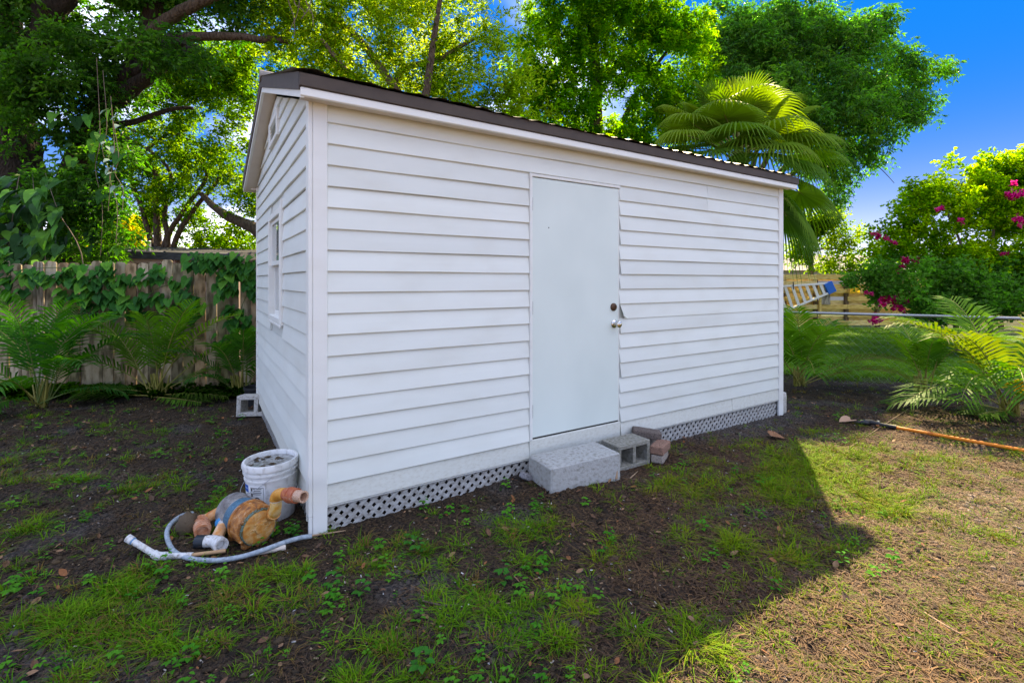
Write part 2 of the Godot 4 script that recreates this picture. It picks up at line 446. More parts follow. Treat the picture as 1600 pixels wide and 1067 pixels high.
func build_ground() -> void:
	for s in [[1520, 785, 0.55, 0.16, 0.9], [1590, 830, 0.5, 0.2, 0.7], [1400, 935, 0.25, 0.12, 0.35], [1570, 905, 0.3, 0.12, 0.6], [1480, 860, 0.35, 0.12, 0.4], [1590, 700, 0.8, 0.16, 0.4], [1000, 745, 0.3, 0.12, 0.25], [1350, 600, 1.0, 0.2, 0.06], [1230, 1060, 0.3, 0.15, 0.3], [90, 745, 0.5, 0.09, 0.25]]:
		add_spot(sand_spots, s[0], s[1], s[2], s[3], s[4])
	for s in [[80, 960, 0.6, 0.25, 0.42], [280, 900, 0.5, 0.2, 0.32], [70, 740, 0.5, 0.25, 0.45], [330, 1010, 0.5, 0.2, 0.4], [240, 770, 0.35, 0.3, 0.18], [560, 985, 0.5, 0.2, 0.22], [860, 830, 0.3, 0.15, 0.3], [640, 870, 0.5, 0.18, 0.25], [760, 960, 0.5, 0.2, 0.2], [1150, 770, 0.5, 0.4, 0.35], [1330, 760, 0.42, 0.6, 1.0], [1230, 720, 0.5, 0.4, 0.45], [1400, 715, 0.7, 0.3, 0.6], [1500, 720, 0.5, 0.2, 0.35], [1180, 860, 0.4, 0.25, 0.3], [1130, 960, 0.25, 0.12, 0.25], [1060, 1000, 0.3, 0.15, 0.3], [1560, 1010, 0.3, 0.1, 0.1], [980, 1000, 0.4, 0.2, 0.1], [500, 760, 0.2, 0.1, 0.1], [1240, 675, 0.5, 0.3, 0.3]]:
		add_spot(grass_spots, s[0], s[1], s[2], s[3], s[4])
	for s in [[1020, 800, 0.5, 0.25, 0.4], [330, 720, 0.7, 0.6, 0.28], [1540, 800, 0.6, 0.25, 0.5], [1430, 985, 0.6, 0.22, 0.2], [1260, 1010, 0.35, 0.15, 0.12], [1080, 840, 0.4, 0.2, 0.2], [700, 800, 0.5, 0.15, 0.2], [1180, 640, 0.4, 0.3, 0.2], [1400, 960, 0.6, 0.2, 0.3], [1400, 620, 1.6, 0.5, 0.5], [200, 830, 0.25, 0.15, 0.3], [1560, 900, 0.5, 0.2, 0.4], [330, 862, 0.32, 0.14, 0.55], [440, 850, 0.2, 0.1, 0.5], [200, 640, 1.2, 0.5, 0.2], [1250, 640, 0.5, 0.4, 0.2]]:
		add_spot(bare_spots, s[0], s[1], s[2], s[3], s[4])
	var xs := [-260.0, -140.0, -80.0, -45.0, -28.0, -20.0, -15.0, -12.0, -11.0, -10.2]
	var x := -9.6
	while x < 7.0:
		xs.append(x); x += 0.027 if x > -6.4 else 0.08
	for q in [7.2, 7.5, 7.9, 8.4, 9.0, 9.6, 10.3, 11.0, 12.0, 13.0, 15.0, 18.0, 24.0, 34.0, 60.0, 120.0, 260.0]: xs.append(q)
	var ds := [-120.0, -50.0, -20.0, -9.0, -4.0, -1.5, -0.3, 0.4, 0.8, 1.1]
	var d := 1.35
	while d < 7.4:
		ds.append(d); d += 0.016 + 0.006 * (d - 1.35)
	while d < 17.0:
		ds.append(d); d += 0.14
	for q in [18.0, 20.0, 24.0, 30.0, 42.0, 70.0, 130.0, 260.0, 500.0]: ds.append(q)
	var mb := MB.new()
	var w := xs.size()
	for j in ds.size():
		for i in w:
			var xx: float = xs[i]
			var dd: float = ds[j]
			var h := ground_height(xx, dd)
			if absf(xx) < 7.0 and dd > 1.2 and dd < 7.6:
				h += 0.010 * fine_noise.get_noise_2d(xx * 14.0, dd * 14.0) + 0.006 * fine_noise.get_noise_2d(xx * 45.0, dd * 45.0 + 8.0)
			mb.v.append(Vector3(xx, h, -dd))
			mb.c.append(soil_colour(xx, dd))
			mb.uv.append(Vector2(xx, dd))
	mb.n.resize(mb.v.size())
	for j in ds.size():
		for i in w:
			var k := j * w + i
			var l := mb.v[j * w + maxi(i - 1, 0)]
			var r := mb.v[j * w + mini(i + 1, w - 1)]
			var a := mb.v[maxi(j - 1, 0) * w + i]
			var b := mb.v[mini(j + 1, ds.size() - 1) * w + i]
			mb.n[k] = (r - l).cross(b - a).normalized()
			if i < w - 1 and j < ds.size() - 1:
				mb.ix.append_array(PackedInt32Array([k, k + w, k + 1, k + 1, k + w, k + w + 1]))
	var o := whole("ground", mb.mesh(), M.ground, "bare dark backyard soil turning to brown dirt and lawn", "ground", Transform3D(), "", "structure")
	o.set_meta("kind", "structure")

# ---------------------------------------------------------------- the shed
func lap(x0b: float, x1b: float, x0t: float, x1t: float, y0: float, y1: float, z0 := 0.0185, z1 := 0.004) -> ArrayMesh:
	# one lap of siding: the lower edge stands proud with a rounded nose and a lip under it
	var mb := MB.new()
	var f := 0.12
	var rows := [[y0, z0 - 0.004], [y0 + 0.004, z0], [y0 + (y1 - y0) * 0.5, z0 * 0.5 + z1 * 0.5 + 0.001], [y1, z1]]
	var seg := maxi(1, int((x1b - x0b) / 0.35))
	var ph := y0 * 37.0
	for i in seg:
		var fa := float(i) / seg
		var fb := float(i + 1) / seg
		var wa := 0.0 if i == 0 else 0.0024 * sin(ph + fa * (x1b - x0b) * 4.1) + 0.0012 * sin(ph * 2.0 + fa * 17.0)
		var wb := 0.0 if i == seg - 1 else 0.0024 * sin(ph + fb * (x1b - x0b) * 4.1) + 0.0012 * sin(ph * 2.0 + fb * 17.0)
		for k in 3:
			var ta: float = (rows[k][0] - y0) / (y1 - y0)
			var tb: float = (rows[k + 1][0] - y0) / (y1 - y0)
			mb.quad(Vector3(lerpf(lerpf(x0b, x0t, ta), lerpf(x1b, x1t, ta), fa), rows[k][0] + wa * 0.5 * (1.0 - ta), rows[k][1] + wa * (1.0 - ta)), Vector3(lerpf(lerpf(x0b, x0t, ta), lerpf(x1b, x1t, ta), fb), rows[k][0] + wb * 0.5 * (1.0 - ta), rows[k][1] + wb * (1.0 - ta)), Vector3(lerpf(lerpf(x0b, x0t, tb), lerpf(x1b, x1t, tb), fb), rows[k + 1][0] + wb * 0.5 * (1.0 - tb), rows[k + 1][1] + wb * (1.0 - tb)), Vector3(lerpf(lerpf(x0b, x0t, tb), lerpf(x1b, x1t, tb), fa), rows[k + 1][0] + wa * 0.5 * (1.0 - tb), rows[k + 1][1] + wa * (1.0 - tb)))
		mb.quad(Vector3(lerpf(x0b, x1b, fa), y0 + wa * 0.5, 0.0005), Vector3(lerpf(x0b, x1b, fb), y0 + wb * 0.5, 0.0005), Vector3(lerpf(x0b, x1b, fb), y0 + wb * 0.5, z0 - 0.004 + wb), Vector3(lerpf(x0b, x1b, fa), y0 + wa * 0.5, z0 - 0.004 + wa))
	mb.quad(Vector3(x0b, y0, 0.0005), Vector3(x0b, y0, z0), Vector3(x0t, y1, z1), Vector3(x0t, y1, 0.0005))
	mb.quad(Vector3(x1b, y0, z0), Vector3(x1b, y0, 0.0005), Vector3(x1t, y1, 0.0005), Vector3(x1t, y1, z1))
	return mb.mesh()

func roof_y(t: float) -> float:                             # under the rake at distance t behind the front wall
	return 2.50 + 0.338 * (t if t < SHED_W * 0.5 else SHED_W - t)

func simple_box(lo: Vector3, hi: Vector3, bev := 0.0) -> ArrayMesh:
	var mb := MB.new()
	mb.box(lo, hi, bev)
	return mb.mesh()

func siding(parent: Node, m: Mesh, low := false) -> MeshInstance3D:
	return part(parent, "siding_board", m, M.dirty_siding if low else M["siding%d" % (rng.randi() % 3)])

func build_shed() -> void:
	var shed := thing("garden_shed", "white vinyl sided garden shed with pale door and dark fascia", "shed", CORNER)
	shed.rotation.y = TURN
	# ---- front wall
	var wall := MB.new()
	wall.box(Vector3(0.03, 0.16, -0.09), Vector3(1.50, 2.55, -0.002))
	wall.box(Vector3(2.46, 0.16, -0.09), Vector3(SHED_L - 0.03, 2.55, -0.002))
	wall.box(Vector3(1.5, 2.265, -0.09), Vector3(2.46, 2.55, -0.002))
	wall.box(Vector3(1.5, 0.12, -0.09), Vector3(2.46, 0.272, -0.002))
	var front := part(shed, "front_wall", wall.mesh(), M.siding1)
	var xl := 0.078
	var xr := SHED_L - 0.062
	for k in 19:
		var y0 := SIDING_LOW + COURSE * k
		var y1 := y0 + COURSE
		var w0 := 0.0018 * sin(k * 2.1)
		if k == 18:
			siding(front, lap(xl, xr, xl, xr, y0, 2.53))
		elif k == 17:
			siding(front, lap(xl, 3.622, xl, 3.622, y0, y1))
			siding(front, lap(3.622, xr, 3.624, xr, y0, y1, 0.0185, 0.006))
		else:
			siding(front, lap(xl, 1.517, xl, 1.517, y0, y1 + w0), k == 0)
			var cut := 2.449 + 0.004 * sin(k * 1.9) + (0.006 if k in [13, 11, 4] else 0.0)
			if k == 8:      # the bent board beside the lock
				var bent := MB.new()
				bent.quad(Vector3(2.50, y0, 0.012), Vector3(xr, y0, 0.012), Vector3(xr, y1, 0.004), Vector3(2.46, y1, 0.004))
				bent.quad(Vector3(2.50, y0, 0.0005), Vector3(xr, y0, 0.0005), Vector3(xr, y0, 0.012), Vector3(2.50, y0, 0.012))
				bent.quad(Vector3(2.447, y0 + 0.045, 0.055), Vector3(2.50, y0, 0.014), Vector3(2.46, y1, 0.004), Vector3(2.451, y1, 0.006))
				bent.quad(Vector3(2.451, y0 + 0.045, 0.045), Vector3(2.451, y1, 0.002), Vector3(2.46, y1, 0.001), Vector3(2.50, y0, 0.010))
				bent.tri(Vector3(2.47, y0 + 0.03, 0.034), Vector3(2.54, y0 - 0.004, 0.017), Vector3(2.50, y0 + 0.03, 0.013))
				var bb := siding(front, bent.mesh())
				bb.set_meta("label", "bent siding board curling out beside the lock")
			elif k == 0:
				siding(front, lap(2.46, 4.02, 2.458, 4.02, y0, y1), true)
				siding(front, lap(4.023, xr, 4.025, xr, y0, y1, 0.018, 0.006), true)
			elif k == 16:
				siding(front, lap(cut, 3.622, cut - 0.004, 3.622, y0, y1 + w0))
				siding(front, lap(3.622, xr, 3.624, xr, y0, y1 + w0, 0.0185, 0.006))
			else:
				siding(front, lap(cut + 0.003, xr, cut - 0.005, xr, y0, y1 + w0))
	part(front, "sill_panel", simple_box(Vector3(1.519, SIDING_LOW + 0.004, -0.001), Vector3(2.446, 0.274, 0.018), 0.003), M.dirty_siding)
	part(front, "starter_strip", simple_box(Vector3(xl, SIDING_LOW - 0.012, 0.0), Vector3(xr, SIDING_LOW - 0.002, 0.009), 0.002), M.trim)
	# ---- gable wall, seen at a grazing angle: run r goes from the back corner to the front one
	var gt := Transform3D(Basis(Vector3(0, 0, 1), Vector3(0, 1, 0), Vector3(-1, 0, 0)), Vector3(0, 0, -SHED_W))
	var wx0 := SHED_W - 1.905
	var wx1 := SHED_W - 1.125
	var wy0 := 1.12
	var wy1 := 2.04
	var gw := MB.new()
	gw.box(Vector3(0.03, 0.16, -0.09), Vector3(wx0, 2.5, -0.002), 0, Color.WHITE, gt)
	gw.box(Vector3(wx1, 0.16, -0.09), Vector3(SHED_W - 0.095, 2.5, -0.002), 0, Color.WHITE, gt)
	gw.box(Vector3(wx0, 0.16, -0.09), Vector3(wx1, wy0, -0.002), 0, Color.WHITE, gt)
	gw.box(Vector3(wx0, wy1, -0.09), Vector3(wx1, 2.5, -0.002), 0, Color.WHITE, gt)
	for s in [-0.09, -0.002]:
		var a := gt * Vector3(0.03, 2.5, s)
		var b := gt * Vector3(SHED_W - 0.03, 2.5, s)
		var c := gt * Vector3(SHED_W * 0.5, 3.04, s)
		if s < -0.05: gw.tri(b, a, c)
		else: gw.tri(a, b, c)
	var gable := part(shed, "gable_wall", gw.mesh(), M.siding1)
	var mine := func(x0b, x1b, x0t, x1t, y0, y1, low):
		var o := siding(gable, lap(x0b, x1b, x0t, x1t, y0, y1, 0.018), low)
		o.transform = gt
	for k in 23:
		var y0 := SIDING_LOW + COURSE * k
		var y1 := y0 + COURSE
		var a0 := 0.03
		var b0 := SHED_W - 0.055
		var a1 := a0
		var b1 := b0
		if y1 > 2.5:
			a1 = maxf(0.03, (y1 - 2.5) / 0.338); b1 = minf(b0, SHED_W - a1)
			a0 = maxf(0.03, (y0 - 2.5) / 0.338); b0 = minf(b0, SHED_W - a0)
		if a1 > b1 - 0.05:
			break
		var w0 := 0.004 * sin(k * 1.7)
		var holes := []
		if y1 > wy0 + 0.01 and y0 < wy1 - 0.01: holes = [wx0 - 0.002, wx1 + 0.002]
		if y0 > 2.6 and y0 < 2.82: holes = [SHED_W - 1.86, SHED_W - 1.33]
		if holes:
			mine.call(a0, holes[0], a1, holes[0], y0, y1 + w0, false)
			mine.call(holes[1], b0, holes[1], b1, y0, y1 + w0, false)
		else:
			mine.call(a0, b0, a1, b1, y0, y1 + w0, k == 0)
	# ---- the two walls that cannot be seen from the front
	var rw := MB.new()
	rw.box(Vector3(SHED_L - 0.1, 0.1, -SHED_W + 0.1), Vector3(SHED_L - 0.004, 2.5, -0.092))
	rw.tri(Vector3(SHED_L - 0.004, 2.5, -0.03), Vector3(SHED_L - 0.004, 2.5, -SHED_W + 0.03), Vector3(SHED_L - 0.004, 3.04, -SHED_W * 0.5))
	part(shed, "far_gable_wall", rw.mesh(), M.siding0)
	part(shed, "back_wall", simple_box(Vector3(0.03, 0.1, -SHED_W), Vector3(SHED_L - 0.03, 2.5, -SHED_W + 0.09)), M.siding0)
	part(shed, "floor_deck", simple_box(Vector3(0.1, 0.12, -SHED_W + 0.1), Vector3(SHED_L - 0.1, 0.2, -0.1)), M.pine_post)
	# ---- corner posts
	var post := MB.new()
	post.box(Vector3(0.0, -0.02, 0.0), Vector3(0.082, 2.52, 0.024), 0.004)
	part(shed, "corner_post", post.mesh(), M.trim)
	var flank := MB.new()
	flank.box(Vector3(-0.024, 0.10, -0.06), Vector3(-0.001, 2.52, 0.0235), 0.004)
	flank.box(Vector3(-0.022, 0.0, 0.002), Vector3(-0.002, 0.099, 0.022), 0.002)
	flank.box(Vector3(-0.022, 0.055, -0.058), Vector3(-0.002, 0.099, -0.036), 0.002)
	part(shed, "corner_post", flank.mesh(), M.trim)
	var rot := MB.new()
	rot.lump(Vector3(0.02, 0.03, -0.03), Vector3(0.03, 0.09, 0.035), 0.5, 3)
	part(shed, "rotten_post_foot", rot.mesh(), M.rot).set_meta("label", "dark rotten foot of the corner post")
	part(shed, "corner_post", simple_box(Vector3(SHED_L - 0.066, -0.06, 0.0), Vector3(SHED_L + 0.02, 2.52, 0.024), 0.004), M.trim)
	part(shed, "corner_post", simple_box(Vector3(-0.022, -0.02, -SHED_W - 0.01), Vector3(0.03, 2.51, -SHED_W + 0.032), 0.004), M.trim)
	# ---- eaves, rakes and roof
	var e := 0.128
	part(shed, "fascia_trim", simple_box(Vector3(-0.082, 2.478, e - 0.02), Vector3(SHED_L + 0.10, 2.528, e + 0.004), 0.005), M.trim)
	part(shed, "fascia_board", simple_box(Vector3(-0.088, 2.5285, e - 0.012), Vector3(SHED_L + 0.12, 2.603, e + 0.014), 0.004), M.fascia)
	part(shed, "soffit_panel", simple_box(Vector3(-0.07, 2.488, 0.0255), Vector3(SHED_L + 0.09, 2.505, e - 0.021)), M.soffit)
	part(shed, "soffit_panel", simple_box(Vector3(-0.07, 2.488, -SHED_W - 0.11), Vector3(SHED_L + 0.09, 2.505, -SHED_W - 0.012)), M.soffit)
	part(shed, "back_fascia_board", simple_box(Vector3(-0.12, 2.49, -SHED_W - 0.135), Vector3(SHED_L + 0.12, 2.615, -SHED_W - 0.112), 0.004), M.fascia)
	for side in [0, 1]:                                    # the near rake is a little wider at the back
		for half in [0, 1]:
			var z0 := 0.122 if half == 0 else -SHED_W - 0.122
			var z1 := -SHED_W * 0.5
			var o0 := 0.082 if half == 0 else 0.142
			var o1 := 0.112
			var x_in := 0.0 if side == 0 else SHED_L
			var sg := -1.0 if side == 0 else 1.0
			var ye := 2.475
			var yr := 2.475 + 0.338 * (SHED_W * 0.5 + 0.122)
			var so := MB.new()
			var q := [Vector3(x_in + sg * 0.002, ye, z0), Vector3(x_in + sg * (o0 - 0.022), ye, z0), Vector3(x_in + sg * (o1 - 0.022), yr, z1), Vector3(x_in + sg * 0.002, yr, z1)]
			var up := Vector3(0, 0.016, 0)
			var mid: Vector3 = (q[0] + q[2]) * 0.5 + up * 0.5
			so.oriented(q, mid + up * 9.0)
			so.oriented([q[0] + up, q[1] + up, q[2] + up, q[3] + up], mid - up * 9.0)
			so.oriented([q[1], q[2], q[2] + up, q[1] + up], mid)
			so.oriented([q[0], q[1], q[1] + up, q[0] + up], mid)
			part(shed, "rake_soffit", so.mesh(), M.soffit)
			for band in 2:                                  # white trim below, dark metal above
				var hb := -0.004 if band == 0 else 0.036
				var ht := 0.0355 if band == 0 else 0.135
				var t := 0.0 if band == 0 else 0.008
				var rb := MB.new()
				var p := []
				for w in [[z0, o0, ye], [z1, o1, yr]]:
					for hh in [hb, ht]:
						for oo in [-0.021, 0.0]:
							p.append(Vector3(x_in + sg * (w[1] + oo + (t if oo == 0.0 else 0.0)), w[2] + hh, w[0]))
				var pm: Vector3 = (p[0] + p[7]) * 0.5
				for fq in [[0, 1, 3, 2], [4, 5, 7, 6], [0, 1, 5, 4], [2, 3, 7, 6], [0, 2, 6, 4], [1, 3, 7, 5]]:
					rb.oriented([p[fq[0]], p[fq[1]], p[fq[2]], p[fq[3]]], pm)
				part(shed, "rake_trim" if band == 0 else "rake_board", rb.mesh(), M.trim if band == 0 else M.fascia)
	for half in [0, 1]:                                    # corrugated sheets, a little bent at the eave
		var sh := MB.new()
		var nx := 270
		var nt := 5
		var first := 0
		for j in nt + 1:
			var t := float(j) / nt
			for i in nx + 1:
				var f := float(i) / nx
				var xx := -0.125 + (SHED_L + 0.28) * f
				var rib := pow(0.5 + 0.5 * cos(xx * TAU / 0.152 + 0.5 * sin(xx * 1.9)), 1.4) * (0.008 + 0.003 * sin(xx * 2.3))
				var lift := 0.004 * sin(xx * 3.1) + 0.003 * sin(xx * 7.7 + 1.0)
				if half == 0 and j == 0:
					lift += 0.014 * exp(-pow((xx + 0.02) / 0.07, 2.0)) + 0.010 * maxf(0.0, noise_b.get_noise_1d(xx * 6.0))
				var z := lerpf(0.158 if half == 0 else -SHED_W - 0.158, -SHED_W * 0.5, t)
				var y := lerpf(2.605, 3.178, t) + rib + lift * (1.0 - t)
				sh.vert(Vector3(xx, y, z), Vector3(0, 1, 0.3 if half == 0 else -0.3).normalized())
		for j in nt:
			for i in nx:
				var a := j * (nx + 1) + i
				sh.face(a, a + 1, a + nx + 2); sh.face(a, a + nx + 2, a + nx + 1)
		for k in sh.v.size():
			var i := k % (nx + 1)
			var base := k - i
			var dx := sh.v[base + mini(i + 1, nx)] - sh.v[base + maxi(i - 1, 0)]
			var dz := Vector3(0, 0.573, -1.752 if half == 0 else 1.752)
			var nn := dx.cross(dz).normalized()
			sh.n[k] = nn if nn.y > 0 else -nn
		part(shed, "roof_sheet", sh.mesh(), M.roof)
	var cap := MB.new()
	cap.tube([Vector3(-0.13, 3.185, -SHED_W * 0.5), Vector3(SHED_L + 0.16, 3.185, -SHED_W * 0.5)], [0.05], 10)
	part(shed, "ridge_cap", cap.mesh(), M.roof)
	part(shed, "roof_deck", simple_box(Vector3(0.02, 2.53, -SHED_W - 0.1), Vector3(SHED_L - 0.02, 2.548, 0.1)), M.pine_post)
	# ---- lattice skirt: two layers of crossing strips, a sheet painted dark for shade behind
	for side in [0, 1]:
		var sk := Node3D.new()
		sk.name = numbered("lattice_skirt", shed)
		shed.add_child(sk, true)
		if side == 1: sk.transform = gt
		var run0 := 0.084 if side == 0 else 0.03
		var run1 := SHED_L - 0.066 if side == 0 else SHED_W - 0.062
		var top := 0.150
		var low := -0.14
		var h := top - low
		var pitch := 0.0655
		var strip := simple_box(Vector3(-0.5, -0.0128, -0.0028), Vector3(0.5, 0.0128, 0.0028), 0.0012)
		for dir in [1.0, -1.0]:
			var s := run0 - h
			while s < run1 + h:
				var a := Vector2(s, low)
				var b := Vector2(s + h * 1.0, top)
				if dir < 0: a.x = s + h; b.x = s
				var t0 := 0.0
				var t1 := 1.0
				for lim in [[run0, 1.0], [run1, -1.0]]:
					var ta: float = (lim[0] - a.x) / (b.x - a.x)
					if (b.x - a.x) * lim[1] > 0.0: t0 = maxf(t0, ta)
					else: t1 = minf(t1, ta)
				s += pitch
				if t1 - t0 < 0.12: continue
				if side == 0 and a.lerp(b, 0.7).x > 1.62 and a.lerp(b, 0.7).x < 2.30: continue      # behind the step blocks
				var p := a.lerp(b, t0)
				var q := a.lerp(b, t1)
				var mid := (p + q) * 0.5
				var o := part(sk, "lattice_strip", strip, M.lattice)
				var ang := atan2(q.y - p.y, q.x - p.x)
				o.transform = Transform3D(Basis(Vector3(0, 0, 1), ang).scaled_local(Vector3(p.distance_to(q), 1, 1)), Vector3(mid.x, mid.y, -0.012 if dir > 0 else -0.018))
		part(sk, "shade_sheet", simple_box(Vector3(run0, -0.15, -0.30), Vector3(run1, 0.11, -0.28)), M.void_shade)  # near-black sheet stands in for the shade under the shed
	# ---- door
	var door := part(shed, "door", simple_box(Vector3(1.545, 0.287, -0.03), Vector3(2.431, 2.236, 0.012), 0.003), M.door)
	part(shed, "door_frame", simple_box(Vector3(1.518, 0.276, -0.05), Vector3(1.541, 2.263, 0.026), 0.003), M.trim)
	part(shed, "door_frame", simple_box(Vector3(1.5415, 2.241, -0.05), Vector3(2.447, 2.263, 0.020), 0.003), M.trim)
	part(shed, "door_frame", simple_box(Vector3(2.4345, 0.276, -0.05), Vector3(2.447, 2.2405, 0.008), 0.002), M.trim)
	part(shed, "door_gap_shade", simple_box(Vector3(1.5415, 0.2745, -0.06), Vector3(2.434, 0.283, 0.004), 0.001), M.rot)  # dark strip stands in for the shaded gap below the door
	for hy in [2.035, 1.258, 0.487]:
		var hg := MB.new()
		hg.tube([Vector3(1.5425, hy - 0.05, 0.015), Vector3(1.5425, hy + 0.05, 0.015)], [0.0055], 8)
		hg.box(Vector3(1.545, hy - 0.048, 0.0115), Vector3(1.551, hy + 0.048, 0.0145), 0.001)
		part(door, "hinge", hg.mesh(), M.galv)
	var face := Basis(Vector3.RIGHT, PI / 2)
	var lock := MB.new()
	lock.lathe([Vector2(0.0, 0.0), Vector2(0.033, 0.0), Vector2(0.033, 0.008), Vector2(0.027, 0.016), Vector2(0.014, 0.018), Vector2(0.013, 0.014), Vector2(0, 0.014)], 24, Transform3D(face, Vector3(2.372, 1.243, 0.012)))
	lock.box(Vector3(2.3695, 1.236, 0.026), Vector3(2.3745, 1.250, 0.029))
	part(door, "deadbolt", lock.mesh(), M.bronze)
	var knob := MB.new()
	knob.lathe([Vector2(0, 0), Vector2(0.034, 0.0), Vector2(0.034, 0.006), Vector2(0.026, 0.013), Vector2(0.014, 0.016), Vector2(0.012, 0.035), Vector2(0.024, 0.042), Vector2(0.029, 0.055), Vector2(0.027, 0.066), Vector2(0.017, 0.072), Vector2(0.0, 0.073)], 28, Transform3D(face, Vector3(2.380, 1.102, 0.012)))
	part(door, "door_knob", knob.mesh(), M.nickel)
	var nail := MB.new()
	nail.lathe([Vector2(0, 0), Vector2(0.005, 0.0), Vector2(0.004, 0.002), Vector2(0, 0.003)], 10, Transform3D(face, Vector3(1.699, 1.867, 0.0122)))
	part(door, "nail_hole", nail.mesh(), M.void_shade)  # raised dot painted dark to stand for a nail hole
	# ---- window
	var win := MB.new()
	var fz := 0.034
	win.box(Vector3(wx0, wy0, -0.06), Vector3(wx0 + 0.05, wy1, fz), 0.004, Color.WHITE, gt)
	win.box(Vector3(wx1 - 0.05, wy0, -0.06), Vector3(wx1, wy1, fz), 0.004, Color.WHITE, gt)
	win.box(Vector3(wx0 + 0.0505, wy1 - 0.05, -0.06), Vector3(wx1 - 0.0505, wy1, fz - 0.002), 0.004, Color.WHITE, gt)
	win.box(Vector3(wx0 + 0.0505, wy0, -0.06), Vector3(wx1 - 0.0505, wy0 + 0.045, fz - 0.002), 0.004, Color.WHITE, gt)
	var window := part(shed, "window", win.mesh(), M.trim)
	var my := 1.595
	for up in [0, 1]:
		var s0 := wy0 + 0.046 if up == 0 else my
		var s1 := my + 0.03 if up == 0 else wy1 - 0.051
		var sz := -0.012 if up == 0 else 0.012
		var sash := MB.new()
		var sx0 := wx0 + 0.052
		var sx1 := wx1 - 0.052
		sash.box(Vector3(sx0, s0, sz - 0.02), Vector3(sx0 + 0.035, s1, sz), 0.002, Color.WHITE, gt)
		sash.box(Vector3(sx1 - 0.035, s0, sz - 0.02), Vector3(sx1, s1, sz), 0.002, Color.WHITE, gt)
		sash.box(Vector3(sx0 + 0.0355, s0, sz - 0.02), Vector3(sx1 - 0.0355, s0 + 0.035, sz - 0.001), 0.002, Color.WHITE, gt)
		sash.box(Vector3(sx0 + 0.0355, s1 - 0.035, sz - 0.02), Vector3(sx1 - 0.0355, s1, sz - 0.001), 0.002, Color.WHITE, gt)
		part(window, "sash", sash.mesh(), M.trim)
		var pm := MB.new()
		pm.box(Vector3(sx0 + 0.034, s0 + 0.034, sz - 0.014), Vector3(sx1 - 0.034, s1 - 0.034, sz - 0.010), 0, Color.WHITE, gt)
		part(window, "pane", pm.mesh(), M.glass)
	var bl := MB.new()
	bl.box(Vector3(wx0 - 0.02, wy0 - 0.03, -0.125), Vector3(wx1 + 0.02, my + 0.03, -0.12), 0, Color.WHITE, gt)
	part(window, "blind", bl.mesh(), M.blind)
	var ch := MB.new()
	ch.box(Vector3(wx1 + 0.003, wy0 - 0.02, 0.001), Vector3(wx1 + 0.012, wy1 + 0.05, 0.030), 0.002, Color.WHITE, gt)
	ch.box(Vector3(wx0 - 0.02, wy0 - 0.022, 0.001), Vector3(wx1 + 0.012, wy0 - 0.001, 0.036), 0.003, Color.WHITE, gt)
	part(window, "sill", ch.mesh(), M.trim)
	# ---- gable vent
	var vx0 := SHED_W - 1.87
	var vx1 := SHED_W - 1.32
	var vent := MB.new()
	vent.box(Vector3(vx0, 2.64, 0.0), Vector3(vx0 + 0.05, 2.86, 0.034), 0.004, Color.WHITE, gt)
	vent.box(Vector3(vx1 - 0.05, 2.64, 0.0), Vector3(vx1, 2.86, 0.034), 0.004, Color.WHITE, gt)
	vent.box(Vector3(vx0 + 0.0505, 2.81, 0.0), Vector3(vx1 - 0.0505, 2.86, 0.032), 0.004, Color.WHITE, gt)
	vent.box(Vector3(vx0 + 0.0505, 2.64, 0.0), Vector3(vx1 - 0.0505, 2.68, 0.032), 0.004, Color.WHITE, gt)
	var vp := part(shed, "gable_vent", vent.mesh(), M.trim)
	for k in 4:
		var lv := MB.new()
		var y := 2.69 + 0.03 * k
		var a := [Vector3(vx0 + 0.05, y, 0.022), Vector3(vx1 - 0.05, y, 0.022), Vector3(vx1 - 0.05, y + 0.022, 0.004), Vector3(vx0 + 0.05, y + 0.022, 0.004)]
		for i in 4: a[i] = gt * a[i]
		lv.quad(a[0], a[1], a[2], a[3])
		part(vp, "louver", lv.mesh(), M.siding1)

# ---------------------------------------------------------------- blocks, bricks and clutter by the shed
func cinder_block(l: float, h: float, w: float, seed_n: int) -> ArrayMesh:
	# a hollow block lying on its side: the two cells run along z
	var mb := MB.new()
	var t := 0.032 if seed_n == 1 else 0.044
	mb.box(Vector3(0, 0, -w), Vector3(l, t, 0), 0.004)
	mb.box(Vector3(0, h - t, -w), Vector3(l, h, 0), 0.004)
	for x in [0.0, l * 0.5 - t * 0.5, l - t]:
		mb.box(Vector3(x, t - 0.002, -w + 0.001), Vector3(x + t, h - t + 0.002, -0.001), 0.003)
	return mb.mesh()

